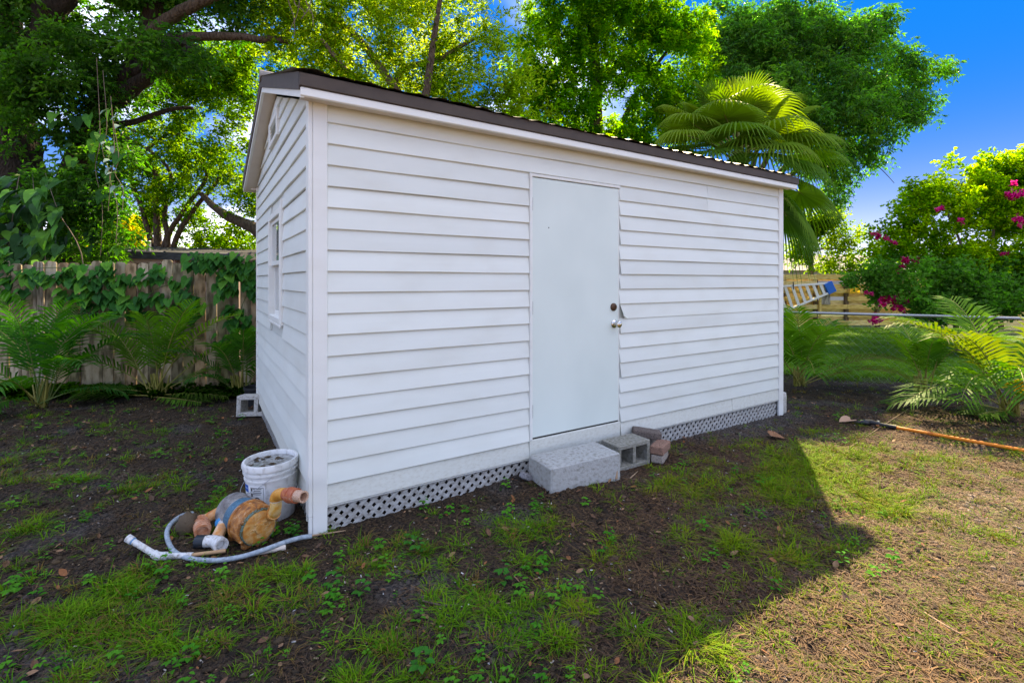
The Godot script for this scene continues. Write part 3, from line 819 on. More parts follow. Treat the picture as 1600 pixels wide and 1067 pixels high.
func rough_block(size: Vector3, bev: float, rough: float, seed_n: int, nx := 10, ny := 4, nz := 6) -> ArrayMesh:
	# a cast or fired block with worn, uneven faces
	var nse := FastNoiseLite.new()
	nse.seed = seed_n; nse.frequency = 1.0
	var mb := MB.new()
	var push := func(p: Vector3) -> Vector3:
		var h := size * 0.5
		var c := p - Vector3(0, h.y, 0)
		var q := c.clamp(-h + Vector3.ONE * bev, h - Vector3.ONE * bev)
		var d := c - q
		if d.length() > 1e-6: c = q + d.normalized() * minf(d.length(), bev)
		return c + Vector3(0, h.y, 0) + c.normalized() * rough * (nse.get_noise_3dv(c * 14.0) + 0.5 * nse.get_noise_3dv(c * 50.0))
	var dims := [nx, ny, nz]
	for ax in 3:
		var a1 := (ax + 1) % 3
		var a2 := (ax + 2) % 3
		for sgn in [-1.0, 1.0]:
			var first := mb.v.size()
			var n1: int = dims[a1]
			var n2: int = dims[a2]
			for j in n2 + 1:
				for i in n1 + 1:
					var p := Vector3.ZERO
					p[ax] = sgn * size[ax] * 0.5
					p[a1] = (ease_edge(float(i) / n1) - 0.5) * size[a1]
					p[a2] = (ease_edge(float(j) / n2) - 0.5) * size[a2]
					p.y += size.y * 0.5
					var nn := Vector3.ZERO
					nn[ax] = sgn
					var out: Vector3 = push.call(p)
					var e := (p - Vector3(0, size.y * 0.5, 0)) / (size * 0.5)
					for k in 3:
						if k != ax and absf(e[k]) > 0.97: nn[k] += signf(e[k])
					mb.vert(out, nn.normalized())
			for j in n2:
				for i in n1:
					var k := first + j * (n1 + 1) + i
					mb.face(k, k + 1, k + n1 + 2); mb.face(k, k + n1 + 2, k + n1 + 1)
	return mb.mesh()

func ease_edge(t: float) -> float:
	return clampf((t - 0.5) * 1.12 + 0.5, 0.0, 1.0) if t > 0.06 and t < 0.94 else t

func build_blocks() -> void:
	var yaw := TURN - 0.06
	var c := gp(906, 764)
	c = Vector3(0.46, 0.0, -3.575)
	whole("concrete_step", rough_block(Vector3(0.62, 0.235, 0.30), 0.022, 0.006, 5, 24, 10, 12), M.concrete, "solid pitted grey concrete step block under the shed door", "step", Transform3D(Basis(Vector3.UP, yaw) * Basis(Vector3(0, 0, 1), 0.01), Vector3(c.x, -0.035, c.z)))
	var t := Transform3D(Basis(Vector3.UP, TURN - 0.02), Vector3(0.818, -0.008, -3.755))
	whole("cinder_block", cinder_block(0.345, 0.195, 0.2, 1), M.cinder, "grey hollow cinder block lying beside the concrete step, two holes facing out", "cinder block", t)
	t = Transform3D(Basis(Vector3.UP, TURN + 0.5), Vector3(1.205, 0.0, -3.995))
	whole("brick", rough_block(Vector3(0.2, 0.07, 0.1), 0.012, 0.004, 8, 10, 4, 6), M.pale_brick, "pale worn brick on the soil, lowest of the stack by the cinder block", "brick", t, "loose bricks by the cinder block")
	t = Transform3D(Basis(Vector3.UP, TURN + 0.42), Vector3(1.21, 0.071, -3.99))
	whole("brick", rough_block(Vector3(0.215, 0.072, 0.11), 0.014, 0.005, 9, 10, 4, 6), M.red_brick, "reddish brown brick resting on top of the pale brick", "brick", t, "loose bricks by the cinder block")
	t = Transform3D(Basis(Vector3.UP, TURN + 0.25), Vector3(1.155, 0.0, -4.20))
	whole("brick", rough_block(Vector3(0.21, 0.13, 0.12), 0.016, 0.006, 10, 10, 5, 6), M.pale_brick, "thick pale brick standing behind the cinder block against the lattice", "brick", t, "loose bricks by the cinder block")
	t = Transform3D(Basis(Vector3.UP, TURN - 0.7) * Basis(Vector3(0, 0, 1), -0.12), Vector3(1.135, 0.141, -4.14))
	whole("brick", rough_block(Vector3(0.235, 0.065, 0.12), 0.014, 0.006, 11, 10, 4, 6), M.dark_brick, "dark weathered paver tilted on the brick behind the cinder block", "paver", t, "loose bricks by the cinder block")
	t = Transform3D(Basis(Vector3.UP, 0.7) * Basis(Vector3(0, 0, 1), -0.5), gp(823, 757) + Vector3(0, -0.005, 0))
	whole("stone", rough_block(Vector3(0.13, 0.05, 0.08), 0.025, 0.01, 12, 8, 4, 6), M.stone, "small blue grey stone leaning at the left end of the concrete step", "stone", t)
	t = Transform3D(Basis(Vector3.UP, TURN), shed_at(SHED_L + 0.03, -0.06, -0.13))
	whole("corner_block", rough_block(Vector3(0.14, 0.27, 0.30), 0.014, 0.004, 13), M.pale_cinder, "pale concrete block poking out under the far corner of the shed", "concrete block", t)
	# the hollow block standing by the back corner
	t = Transform3D(Basis(Vector3.UP, 0.12) * Basis(Vector3.RIGHT, -0.1), Vector3(-2.96, 0.005, -5.24))
	whole("cinder_block", cinder_block(0.40, 0.22, 0.2, 2), M.pale_cinder, "whitish hollow cinder block on the soil by the shed's back corner", "cinder block", t)
	var pot := MB.new()
	pot.lathe([Vector2(0, 0), Vector2(0.10, 0.0), Vector2(0.13, 0.2), Vector2(0.14, 0.2), Vector2(0.14, 0.225), Vector2(0.125, 0.225), Vector2(0.115, 0.18), Vector2(0, 0.18)], 20)
	whole("plant_pot", pot.mesh(), mat(lin(0.015, 0.016, 0.018), 0.5), "black plastic plant pot behind the whitish cinder block", "pot", Transform3D(Basis(), on_ground(-3.02, 5.78)))

func print_label(w: int, h: int) -> ImageTexture:
	# the print on the bucket: blue band, warning box and a round crossed pictogram
	var im := Image.create(w, h, false, Image.FORMAT_RGB8)
	im.fill(Color(0.93, 0.93, 0.93))
	var blue := Color(0.05, 0.33, 0.68)
	im.fill_rect(Rect2i(0, int(h * 0.02), int(w * 0.34), int(h * 0.27)), blue)
	for k in 5: im.fill_rect(Rect2i(int(w * (0.05 + k * 0.05)), int(h * 0.12), int(w * 0.03), int(h * 0.05)), Color(0.85, 0.9, 0.95))
	im.fill_rect(Rect2i(int(w * 0.12), int(h * 0.52), int(w * 0.14), int(h * 0.34)), blue)
	im.fill_rect(Rect2i(int(w * 0.06), int(h * 0.72), int(w * 0.12), int(h * 0.16)), Color(0.75, 0.2, 0.15))
	im.fill_rect(Rect2i(int(w * 0.20), int(h * 0.82), int(w * 0.10), int(h * 0.10)), Color(0.3, 0.6, 0.85))
	var ink := Color(0.06, 0.06, 0.07)
	var x0 := int(w * 0.46)
	im.fill_rect(Rect2i(x0, int(h * 0.07), int(w * 0.5), int(h * 0.88)), ink)
	im.fill_rect(Rect2i(x0 + 3, int(h * 0.07) + 3, int(w * 0.5) - 6, int(h * 0.88) - 6), Color(0.88, 0.88, 0.87))
	for k in 2: im.fill_rect(Rect2i(x0 + 6, int(h * (0.10 + k * 0.19)), int(w * 0.06), int(h * 0.12)), ink)
	for k in 4: im.fill_rect(Rect2i(x0 + int(w * 0.10), int(h * (0.11 + k * 0.065)), int(w * (0.33 - 0.03 * (k % 2))), int(h * 0.03)), Color(0.2, 0.2, 0.21))
	var c := Vector2(w * 0.71, h * 0.66)
	var r := h * 0.24
	for y in h:
		for x in w:
			var p := Vector2(x, y) - c
			var l := p.length()
			var slash := absf(p.x + p.y) < r * 0.16 and l < r
			if (l < r and l > r * 0.84) or slash or Vector2(p.x * 0.9, p.y + r * 0.3).length() < r * 0.22 or (absf(p.x) < r * 0.34 and p.y > -r * 0.1 and p.y < r * 0.45):
				if l < r: im.set_pixel(x, y, ink)
	return ImageTexture.create_from_image(im)

func build_bucket() -> void:
	var at0 := on_ground(-1.512, 3.085)
	var b := thing("bucket", "white plastic five gallon bucket full of pale water against the shed corner", "bucket", at0)
	b.rotation = Vector3(0.02, 0.0, 0.02)
	var plastic := mat(lin(0.74, 0.74, 0.72), 0.42, noise_tex(0.02, [[0.0, Color(0.7, 0.68, 0.64)], [0.4, grey(0.95)], [1.0, grey(1.0)]], 4, 71), Vector3(2, 2, 2))
	var sh := MB.new()
	sh.lathe([Vector2(0, 0.0), Vector2(0.128, 0.0), Vector2(0.133, 0.006), Vector2(0.145, 0.255), Vector2(0.152, 0.257), Vector2(0.152, 0.266), Vector2(0.146, 0.268), Vector2(0.147, 0.290), Vector2(0.157, 0.292), Vector2(0.157, 0.302), Vector2(0.149, 0.304), Vector2(0.150, 0.318), Vector2(0.160, 0.320), Vector2(0.161, 0.350), Vector2(0.157, 0.356), Vector2(0.146, 0.356), Vector2(0.142, 0.350), Vector2(0.139, 0.300), Vector2(0.130, 0.02), Vector2(0, 0.02)], 56)
	part(b, "pail", sh.mesh(), plastic)
	for k in 10:
		var a := TAU * k / 10.0 + 0.2
		var rib := MB.new()
		rib.box(Vector3(-0.002, 0.322, 0.157), Vector3(0.002, 0.349, 0.1635), 0.0005, Color.WHITE, Transform3D(Basis(Vector3.UP, a)))
		part(b, "rim_rib", rib.mesh(), plastic)
	var wm := MB.new()
	wm.lathe([Vector2(0.1415, 0.330), Vector2(0.0, 0.3305)], 40)
	var water := mat(lin(0.34, 0.34, 0.325), 0.06, noise_tex(0.012, [[0.0, Color(0.45, 0.42, 0.36)], [0.5, grey(0.9)], [1.0, grey(1)]], 4, 73), Vector3(3, 3, 3)); water.metallic_specular = 0.6  # pale base colour holds whitish foam and a painted sky reflection
	part(b, "water", wm.mesh(), water)
	var lf := heart_mesh(0.05, 0.03, 0.15, 3)
	var brown := mat(lin(0.07, 0.045, 0.02), 0.7)
	for k in 16:
		var r := 0.12 * sqrt(rr(0.1, 1.0))
		var a := rr(0, TAU)
		part(b, "floating_leaf", lf, brown, Transform3D(turned(rr(0, TAU), 0, 0, rr(0.5, 1.15)), Vector3(cos(a) * r, 0.333, sin(a) * r)))
	var hd := MB.new()                                     # wire bail hanging down the front, with its grip
	var pts := []
	for k in 25:
		var a := PI * (0.02 + 0.96 * k / 24.0)
		pts.append(Vector3(-cos(a) * 0.163, 0.298 - sin(a) * 0.115, 0.014 + sin(a) * 0.158))
	hd.tube(pts, [0.0022], 6)
	part(b, "bail_handle", hd.mesh(), M.steel).rotation.y = -0.95
	var ear := MB.new()
	ear.lathe([Vector2(0, 0), Vector2(0.018, 0), Vector2(0.016, 0.012), Vector2(0, 0.014)], 16, Transform3D(Basis(Vector3(0, 0, 1), PI / 2), Vector3(-0.148, 0.298, 0.014)))
	part(b, "handle_ear", ear.mesh(), plastic).rotation.y = -0.95
	var lab := MB.new()                                    # the print follows the wall of the pail
	var n := 18
	for i in n + 1:
		var a := -0.98 + 1.20 * i / n
		for j in 2:
			var y := 0.075 + 0.165 * j
			var r := 0.1345 + 0.0482 * y
			lab.vert(Vector3(sin(a) * r, y, cos(a) * r), Vector3(sin(a), 0, cos(a)), Color.WHITE, Vector2(float(i) / n, 1.0 - j))
	for i in n:
		lab.face(i * 2, i * 2 + 1, i * 2 + 3); lab.face(i * 2, i * 2 + 3, i * 2 + 2)
	var lm := StandardMaterial3D.new()
	lm.albedo_texture = print_label(256, 160); lm.roughness = 0.5; lm.albedo_color = grey(0.93)
	part(b, "printed_label", lab.mesh(), lm)

func rust_mat(a: Color, b: Color, c: Color, seed_n: int, s := 5.0) -> StandardMaterial3D:
	return mat(Color.WHITE, 0.62, noise_tex(0.014, [[0.0, c.linear_to_srgb()], [0.36, a.linear_to_srgb()], [0.56, b.linear_to_srgb()], [0.69, b.linear_to_srgb()], [0.72, Color(0.82, 0.77, 0.7)], [0.76, b.linear_to_srgb()], [1.0, a.linear_to_srgb()]], 5, seed_n), Vector3(s, s, s) * 0.36)

func ring_pipe(mb: MB, a: Vector3, b: Vector3, r: float) -> void:
	# a piece of open pipe with a wall
	var d := (b - a).normalized()
	var s := d.cross(Vector3.UP if absf(d.y) < 0.9 else Vector3.RIGHT).normalized()
	var t := Transform3D(Basis(s, d, s.cross(d)), a)
	var l := a.distance_to(b)
	mb.lathe([Vector2(r * 0.72, 0), Vector2(r, 0), Vector2(r, l), Vector2(r * 0.72, l), Vector2(r * 0.70, l * 0.3), Vector2(0, l * 0.3)], 20, t)

func build_pump() -> void:
	var front := Vector3(-1.39, 0.098, -2.70)
	var rear := Vector3(-1.695, 0.108, -2.93)
	var ax := (rear - front).normalized()
	var p := thing("water_pump", "rusty old water pump with stained pvc elbow lying by the shed corner", "pump", Vector3(front.x, 0, front.z))
	var side := ax.cross(Vector3.UP).normalized()
	var up := side.cross(ax).normalized()
	var t := Transform3D(Basis(side, ax, side.cross(ax)).scaled(Vector3.ONE * 0.9), front - p.position)
	var orange := rust_mat(Color(0.42, 0.14, 0.025), Color(0.55, 0.27, 0.06), Color(0.16, 0.06, 0.025), 81)
	var brown := rust_mat(Color(0.20, 0.075, 0.025), Color(0.42, 0.16, 0.025), Color(0.09, 0.04, 0.02), 82, 8.0)
	var tan := rust_mat(Color(0.46, 0.18, 0.025), Color(0.48, 0.27, 0.08), Color(0.24, 0.07, 0.01), 83, 9.0)
	var pale := mat(lin(0.6, 0.57, 0.52), 0.5)
	var m := MB.new()                                      # volute: domed face, fat ring, flange
	m.lathe([Vector2(0, -0.012), Vector2(0.03, -0.012), Vector2(0.034, -0.002), Vector2(0.085, 0.0), Vector2(0.104, 0.012), Vector2(0.108, 0.03)], 32, t)
	part(p, "pump_face", m.mesh(), tan)
	m = MB.new()
	m.lathe([Vector2(0.108, 0.03), Vector2(0.122, 0.034), Vector2(0.124, 0.075), Vector2(0.119, 0.079), Vector2(0.119, 0.135), Vector2(0.126, 0.137), Vector2(0.126, 0.155), Vector2(0.1, 0.158), Vector2(0, 0.158)], 32, t)
	part(p, "pump_housing", m.mesh(), brown)
	m = MB.new()
	m.lathe([Vector2(0, 0.158), Vector2(0.111, 0.159), Vector2(0.111, 0.172), Vector2(0.104, 0.174), Vector2(0.104, 0.37), Vector2(0.098, 0.385), Vector2(0.085, 0.40), Vector2(0.05, 0.408), Vector2(0, 0.408)], 32, t)
	for k in 9:
		var y := 0.275 + 0.011 * k
		m.lathe([Vector2(0.103, y), Vector2(0.110, y + 0.0005), Vector2(0.110, y + 0.004), Vector2(0.103, y + 0.0045)], 32, t)
	part(p, "motor", m.mesh(), rust_mat(Color(0.16, 0.15, 0.15), Color(0.35, 0.34, 0.33), Color(0.14, 0.08, 0.05), 84, 6.0))
	m = MB.new()
	m.lathe([Vector2(0.1055, 0.195), Vector2(0.1065, 0.196), Vector2(0.1065, 0.26), Vector2(0.1055, 0.261)], 32, t)
	part(p, "blue_band", m.mesh(), mat(lin(0.10, 0.24, 0.36), 0.5, noise_tex(0.03, [[0.0, grey(0.5)], [1.0, grey(1)]], 4, 85), Vector3(5, 5, 5)))
	m = MB.new()
	m.box(Vector3(-0.09, 0.20, -0.122), Vector3(0.09, 0.23, -0.07), 0.004, Color.WHITE, t)
	m.box(Vector3(-0.08, 0.04, -0.122), Vector3(0.08, 0.08, -0.09), 0.004, Color.WHITE, t)
	part(p, "mounting_foot", m.mesh(), brown)
	m = MB.new()
	m.lathe([Vector2(0.100, 0.0095), Vector2(0.1035, 0.008), Vector2(0.1075, 0.016), Vector2(0.1095, 0.028)], 32, t)
	part(p, "face_rim", m.mesh(), mat(lin(0.10, 0.17, 0.16), 0.6, noise_tex(0.03, [[0.0, Color(1, 0.5, 0.2)], [0.5, Color(0.9, 0.7, 0.4)], [0.56, grey(1)], [1.0, grey(1)]], 4, 95), Vector3(5, 5, 5)))
	for k in 6:
		var a := TAU * k / 6.0 + 0.5
		m = MB.new()
		m.lathe([Vector2(0, 0.004), Vector2(0.011, 0.004), Vector2(0.011, -0.009), Vector2(0.008, -0.012), Vector2(0, -0.012)], 6, t * Transform3D(Basis(), Vector3(cos(a) * 0.114, 0.03, sin(a) * 0.114)))
		part(p, "bolt", m.mesh(), brown)
	m = MB.new()
	for k in 2:
		m.box(Vector3(-0.05 + 0.012 * k, -0.008, -0.004 + 0.028 * k), Vector3(0.055 - 0.015 * k, 0.002, 0.008 + 0.028 * k), 0.003, Color.WHITE, t)
	part(p, "face_rib", m.mesh(), tan)
	# stained pipework: out of the side, up, and away to the right
	var o := -p.position
	var j0 := front + ax * 0.05 + Vector3(0.07, 0.045, -0.03) + o
	var j1 := spot(431, 799, 2.72) + o
	var j2 := spot(430, 770, 2.735) + o
	var j3 := spot(472, 776, 2.62) + o
	m = MB.new()
	m.tube([j0, j0.lerp(j1, 0.55)], [0.034], 18)
	m.tube([j0.lerp(j1, 0.35), j0.lerp(j1, 0.62)], [0.0375], 18)
	part(p, "side_outlet", m.mesh(), orange)
	var bend := func(a: Vector3, c: Vector3, d: Vector3, r: float) -> MB:
		var q := MB.new()
		var pts := []
		for k in 9:
			var s := k / 8.0
			pts.append(a.lerp(c, s).lerp(c.lerp(d, s), s))
		q.tube(pts, [r], 18)
		return q
	part(p, "lower_elbow", bend.call(j0.lerp(j1, 0.5), j1, j1.lerp(j2, 0.5), 0.031).mesh(), rust_mat(Color(0.56, 0.27, 0.035), Color(0.62, 0.42, 0.16), Color(0.46, 0.16, 0.02), 86))
	m = MB.new()
	m.tube([j1.lerp(j2, 0.25), j1.lerp(j2, 0.85)], [0.027], 18)
	part(p, "riser", m.mesh(), rust_mat(Color(0.6, 0.5, 0.3), Color(0.62, 0.56, 0.42), Color(0.5, 0.3, 0.06), 87))
	part(p, "upper_elbow", bend.call(j1.lerp(j2, 0.6), j2, j2.lerp(j3, 0.38), 0.0325).mesh(), rust_mat(Color(0.5, 0.2, 0.02), Color(0.6, 0.3, 0.05), Color(0.45, 0.15, 0.02), 88))
	m = MB.new()
	var dd := (j3 - j2).normalized()
	m.tube([j2.lerp(j3, 0.25), j2.lerp(j3, 0.52)], [0.031], 18)
	m.tube([j2.lerp(j3, 0.50), j2.lerp(j3, 0.80)], [0.039], 18)
	m.tube([j2.lerp(j3, 0.56), j2.lerp(j3, 0.60)], [0.042], 18)
	part(p, "pipe_union", m.mesh(), rust_mat(Color(0.32, 0.07, 0.035), Color(0.42, 0.14, 0.06), Color(0.5, 0.17, 0.015), 89, 8.0))
	m = MB.new()
	ring_pipe(m, j2.lerp(j3, 0.76), j3 + dd * 0.012, 0.031)
	part(p, "pipe_mouth", m.mesh(), mat(lin(0.58, 0.45, 0.36), 0.5, noise_tex(0.04, [[0.0, Color(0.6, 0.35, 0.2)], [0.6, Color(1, 0.95, 0.9)], [1.0, grey(1)]], 4, 90), Vector3(6, 6, 6)))
	m = MB.new()
	var tail := rear + o
	m.tube([tail + Vector3(0.02, -0.02, 0), tail + Vector3(-0.06, -0.055, 0.03), tail + Vector3(-0.14, -0.06, 0.05)], [0.016, 0.015, 0.017], 10)
	part(p, "cable_gland", m.mesh(), mat(lin(0.3, 0.32, 0.34), 0.5))

func build_pipes() -> void:
	var white := mat(lin(0.66, 0.66, 0.65), 0.45, noise_tex(0.02, [[0.0, Color(0.6, 0.52, 0.42)], [0.4, grey(0.93)], [1.0, grey(1)]], 4, 91), Vector3(4, 4, 4))
	var orange := rust_mat(Color(0.52, 0.2, 0.04), Color(0.62, 0.4, 0.22), Color(0.3, 0.1, 0.04), 92, 6.0)
	var red := rust_mat(Color(0.42, 0.15, 0.06), Color(0.55, 0.3, 0.18), Color(0.3, 0.1, 0.04), 93, 6.0)
	var black := mat(lin(0.02, 0.025, 0.03), 0.4)
	# tee fitting in front of the pump
	var c := gp(338, 853) + Vector3(0, 0.04, 0)
	var tee := thing("tee_fitting", "white pvc tee with black end and orange stains in front of the pump", "pipe fitting", c)
	var m := MB.new()
	ring_pipe(m, Vector3(-0.02, 0.0, 0.005), Vector3(0.055, 0.0, 0.055), 0.032)
	ring_pipe(m, Vector3(0.03, 0.0, 0.035), Vector3(0.062, 0.0, 0.06), 0.037)
	m.tube([Vector3(-0.055, 0, 0.02), Vector3(0.0, 0, 0.015)], [0.031], 18)
	part(tee, "tee_body", m.mesh(), white)
	m = MB.new()
	ring_pipe(m, Vector3(-0.05, 0, 0.02), Vector3(-0.098, 0.0, 0.022), 0.034)
	part(tee, "black_end", m.mesh(), black)
	m = MB.new()
	m.tube([Vector3(0.0, 0.005, 0.0), Vector3(-0.01, 0.035, -0.07)], [0.031], 18)
	part(tee, "stained_collar", m.mesh(), orange)
	m = MB.new()
	m.tube([Vector3(-0.01, 0.033, -0.065), Vector3(-0.028, 0.06, -0.15)], [0.028], 18)
	m.tube([Vector3(-0.014, 0.039, -0.085), Vector3(-0.018, 0.046, -0.10)], [0.031], 18)
	m.tube([Vector3(-0.022, 0.051, -0.125), Vector3(-0.026, 0.058, -0.14)], [0.031], 18)
	part(tee, "short_pipe", m.mesh(), mat(lin(0.5, 0.49, 0.47), 0.5))
	# coupling behind it
	c = gp(318, 838) + Vector3(0, 0.045, 0)
	var cp := thing("pipe_coupling", "rust orange threaded coupling left of the white tee", "pipe fitting", c)
	m = MB.new()
	ring_pipe(m, Vector3(-0.05, 0.005, -0.05), Vector3(0.03, 0.0, 0.06), 0.041)
	for k in 4: m.tube([Vector3(-0.03 + 0.016 * k, 0.004, -0.022 + 0.021 * k), Vector3(-0.026 + 0.016 * k, 0.004, -0.017 + 0.021 * k)], [0.0435], 18)
	part(cp, "coupling_body", m.mesh(), red)
	m = MB.new()
	m.tube([Vector3(-0.03, 0.01, -0.06), Vector3(0.07, 0.055, -0.11), Vector3(0.11, 0.055, -0.12)], [0.03, 0.033, 0.03], 16)
	part(cp, "bent_pipe", m.mesh(), orange)
	# blue cap
	m = MB.new()
	m.lathe([Vector2(0, 0), Vector2(0.038, 0.0), Vector2(0.042, 0.02), Vector2(0.036, 0.06), Vector2(0.02, 0.07), Vector2(0.0, 0.066)], 14, Transform3D(Basis(Vector3(0, 0, 1), 0.9) * Basis(Vector3.RIGHT, 0.4), Vector3.ZERO))
	whole("plastic_cap", m.mesh(), mat(lin(0.02, 0.22, 0.48), 0.4), "bright blue plastic cap lying between the tee and the pump", "cap", Transform3D(Basis(), gp(357, 834) + Vector3(0, 0.06, 0)))
	# fibrous root ball
	m = MB.new()
	m.lump(Vector3(0, 0.055, 0), Vector3(0.055, 0.07, 0.05), 0.5, 6, 10, 14, Color(0.09, 0.06, 0.035))
	for k in 140:
		var d := Vector3(rr(-1, 1), rr(-0.6, 1), rr(-1, 1)).normalized()
		var p0 := Vector3(0, 0.055, 0) + d * 0.05
		var s := Vector3(rr(-1, 1), rr(-1, 1), rr(-1, 1)) * 0.02
		m.tri(p0, p0 + s.cross(d) * 0.09, p0 + d * rr(0.015, 0.035) + s, Color(0.14, 0.09, 0.05) * rr(0.6, 1.3))
	whole("root_ball", m.mesh(), M.straw, "brown fibrous root ball on the grass left of the rusty coupling", "root ball", Transform3D(Basis(), gp(293, 838)))
	# grey hose: a loop from behind the fittings round to the corner post
	var hose := []
	for q in [[300, 802, 0.03], [283, 806, 0.05], [267, 818, 0.06], [260, 832, 0.045], [263, 848, 0.03], [272, 862, 0.022], [290, 871, 0.018], [315, 875, 0.016], [345, 875, 0.016], [380, 869, 0.018], [415, 858, 0.03], [445, 847, 0.035], [470, 840, 0.03], [486, 838, 0.02]]:
		var d: float = F * (EYE - q[2]) / (q[1] - HORIZON)
		hose.append(Vector3((q[0] - 800.0) / F * d, q[2], -d))
	m = MB.new()
	m.tube(smooth_path(hose, 6), [0.0125], 10)
	whole("hose", m.mesh(), mat(lin(0.36, 0.42, 0.47), 0.45, noise_tex(0.02, [[0.0, grey(0.6)], [0.5, grey(0.92)], [1.0, grey(1)]], 4, 94), Vector3(4, 4, 4)), "grey flexible hose looping round the old pump to the corner post", "hose")
	# white pipe with elbow
	var wp := thing("pvc_pipe", "white pvc pipe with an elbow lying in the grass at the left", "pipe", Vector3.ZERO)
	var a := spot(201, 842, 2.60); a.y = 0.10
	a = Vector3((201.0 - 800.0) / F * 2.58, EYE + (HORIZON - 842.0) / F * 2.58, -2.58)
	var b := gp(246, 876) + Vector3(0, 0.018, 0)
	var c2 := gp(300, 874) + Vector3(0, 0.02, 0)
	m = MB.new()
	m.tube([a, b], [0.0155], 12)
	part(wp, "pipe_arm", m.mesh(), white)
	m = MB.new()
	m.tube([a + (a - b).normalized() * 0.01, a.lerp(b, 0.12)], [0.020], 12)
	part(wp, "end_cap", m.mesh(), white)
	m = MB.new()
	m.tube([a.lerp(b, 0.13), a.lerp(b, 0.16)], [0.0175], 12)
	part(wp, "blue_ring", m.mesh(), mat(lin(0.12, 0.28, 0.5), 0.5))
	m = MB.new()
	m.tube([a.lerp(b, 0.85), b, b.lerp(c2, 0.3)], [0.020, 0.022, 0.020], 12)
	part(wp, "elbow", m.mesh(), white)
	m = MB.new()
	m.tube([b, c2], [0.0150], 12)
	part(wp, "pipe_run", m.mesh(), white)
	m = MB.new()
	var c3 := gp(352, 864) + Vector3(0, 0.024, 0)
	m.tube([c2.lerp(b, 0.1), c3], [0.011, 0.010], 8)
	whole("cane", m.mesh(), mat(lin(0.42, 0.26, 0.13), 0.7), "tan cane lying on from the white pipe under the tee", "stick")
	m = MB.new()
	m.tube([gp(392, 868) + Vector3(0, 0.02, 0), gp(446, 859) + Vector3(0, 0.022, 0)], [0.0125, 0.0145], 8)
	whole("pale_stick", m.mesh(), mat(lin(0.58, 0.5, 0.42), 0.7), "short pale stick beside the hose below the pump", "stick")

func smooth_path(p: Array, steps: int) -> Array:
	var out := []
	for i in p.size() - 1:
		var a: Vector3 = p[maxi(i - 1, 0)]
		var b: Vector3 = p[i]
		var c: Vector3 = p[i + 1]
		var d: Vector3 = p[mini(i + 2, p.size() - 1)]
		for k in steps:
			out.append(b.cubic_interpolate(c, a, d, float(k) / steps))
	out.append(p[p.size() - 1])
	return out

# ---------------------------------------------------------------- leaves
func heart_mesh(l: float, w: float, curl: float, seed_n: int, lobed := false) -> ArrayMesh:
	# a leaf with its stalk at the origin, the blade along +z, its face up; heart-shaped if lobed
	var mb := MB.new()
	var outline: Array
	if lobed:
		outline = [Vector2(0.0, 0.0), Vector2(0.26, -0.17), Vector2(0.47, -0.10), Vector2(0.54, 0.10), Vector2(0.46, 0.36), Vector2(0.27, 0.68), Vector2(0.0, 1.0)]
	else:
		outline = [Vector2(0.0, 0.0), Vector2(0.22, 0.12), Vector2(0.42, 0.34), Vector2(0.44, 0.52), Vector2(0.30, 0.76), Vector2(0.0, 1.0)]
	var at0 := func(q: Vector2, s: float) -> Vector3:
		var z := q.y * l
		var x := q.x * w * s
		return Vector3(x, absf(x) * 0.35 - curl * l * q.y * q.y + 0.04 * l * sin(q.y * 7.0 + seed_n) * absf(q.x), z)
	for s in [-1.0, 1.0]:
		for k in outline.size() - 1:
			var a: Vector3 = at0.call(outline[k], s)
			var b: Vector3 = at0.call(outline[k + 1], s)
			var ma: Vector3 = at0.call(Vector2(0, clampf(outline[k].y, 0, 1)), s)
			var mbb: Vector3 = at0.call(Vector2(0, clampf(outline[k + 1].y, 0, 1)), s)
			var tone := Color.WHITE if k % 2 else Color(0.93, 0.93, 0.93)
			mb.oriented([ma, a, b], (ma + b) * 0.5 + Vector3(0, -1, 0), tone)
			if ma.distance_to(mbb) > 1e-5: mb.oriented([ma, b, mbb], (ma + b) * 0.5 + Vector3(0, -1, 0), tone)
	return mb.mesh()

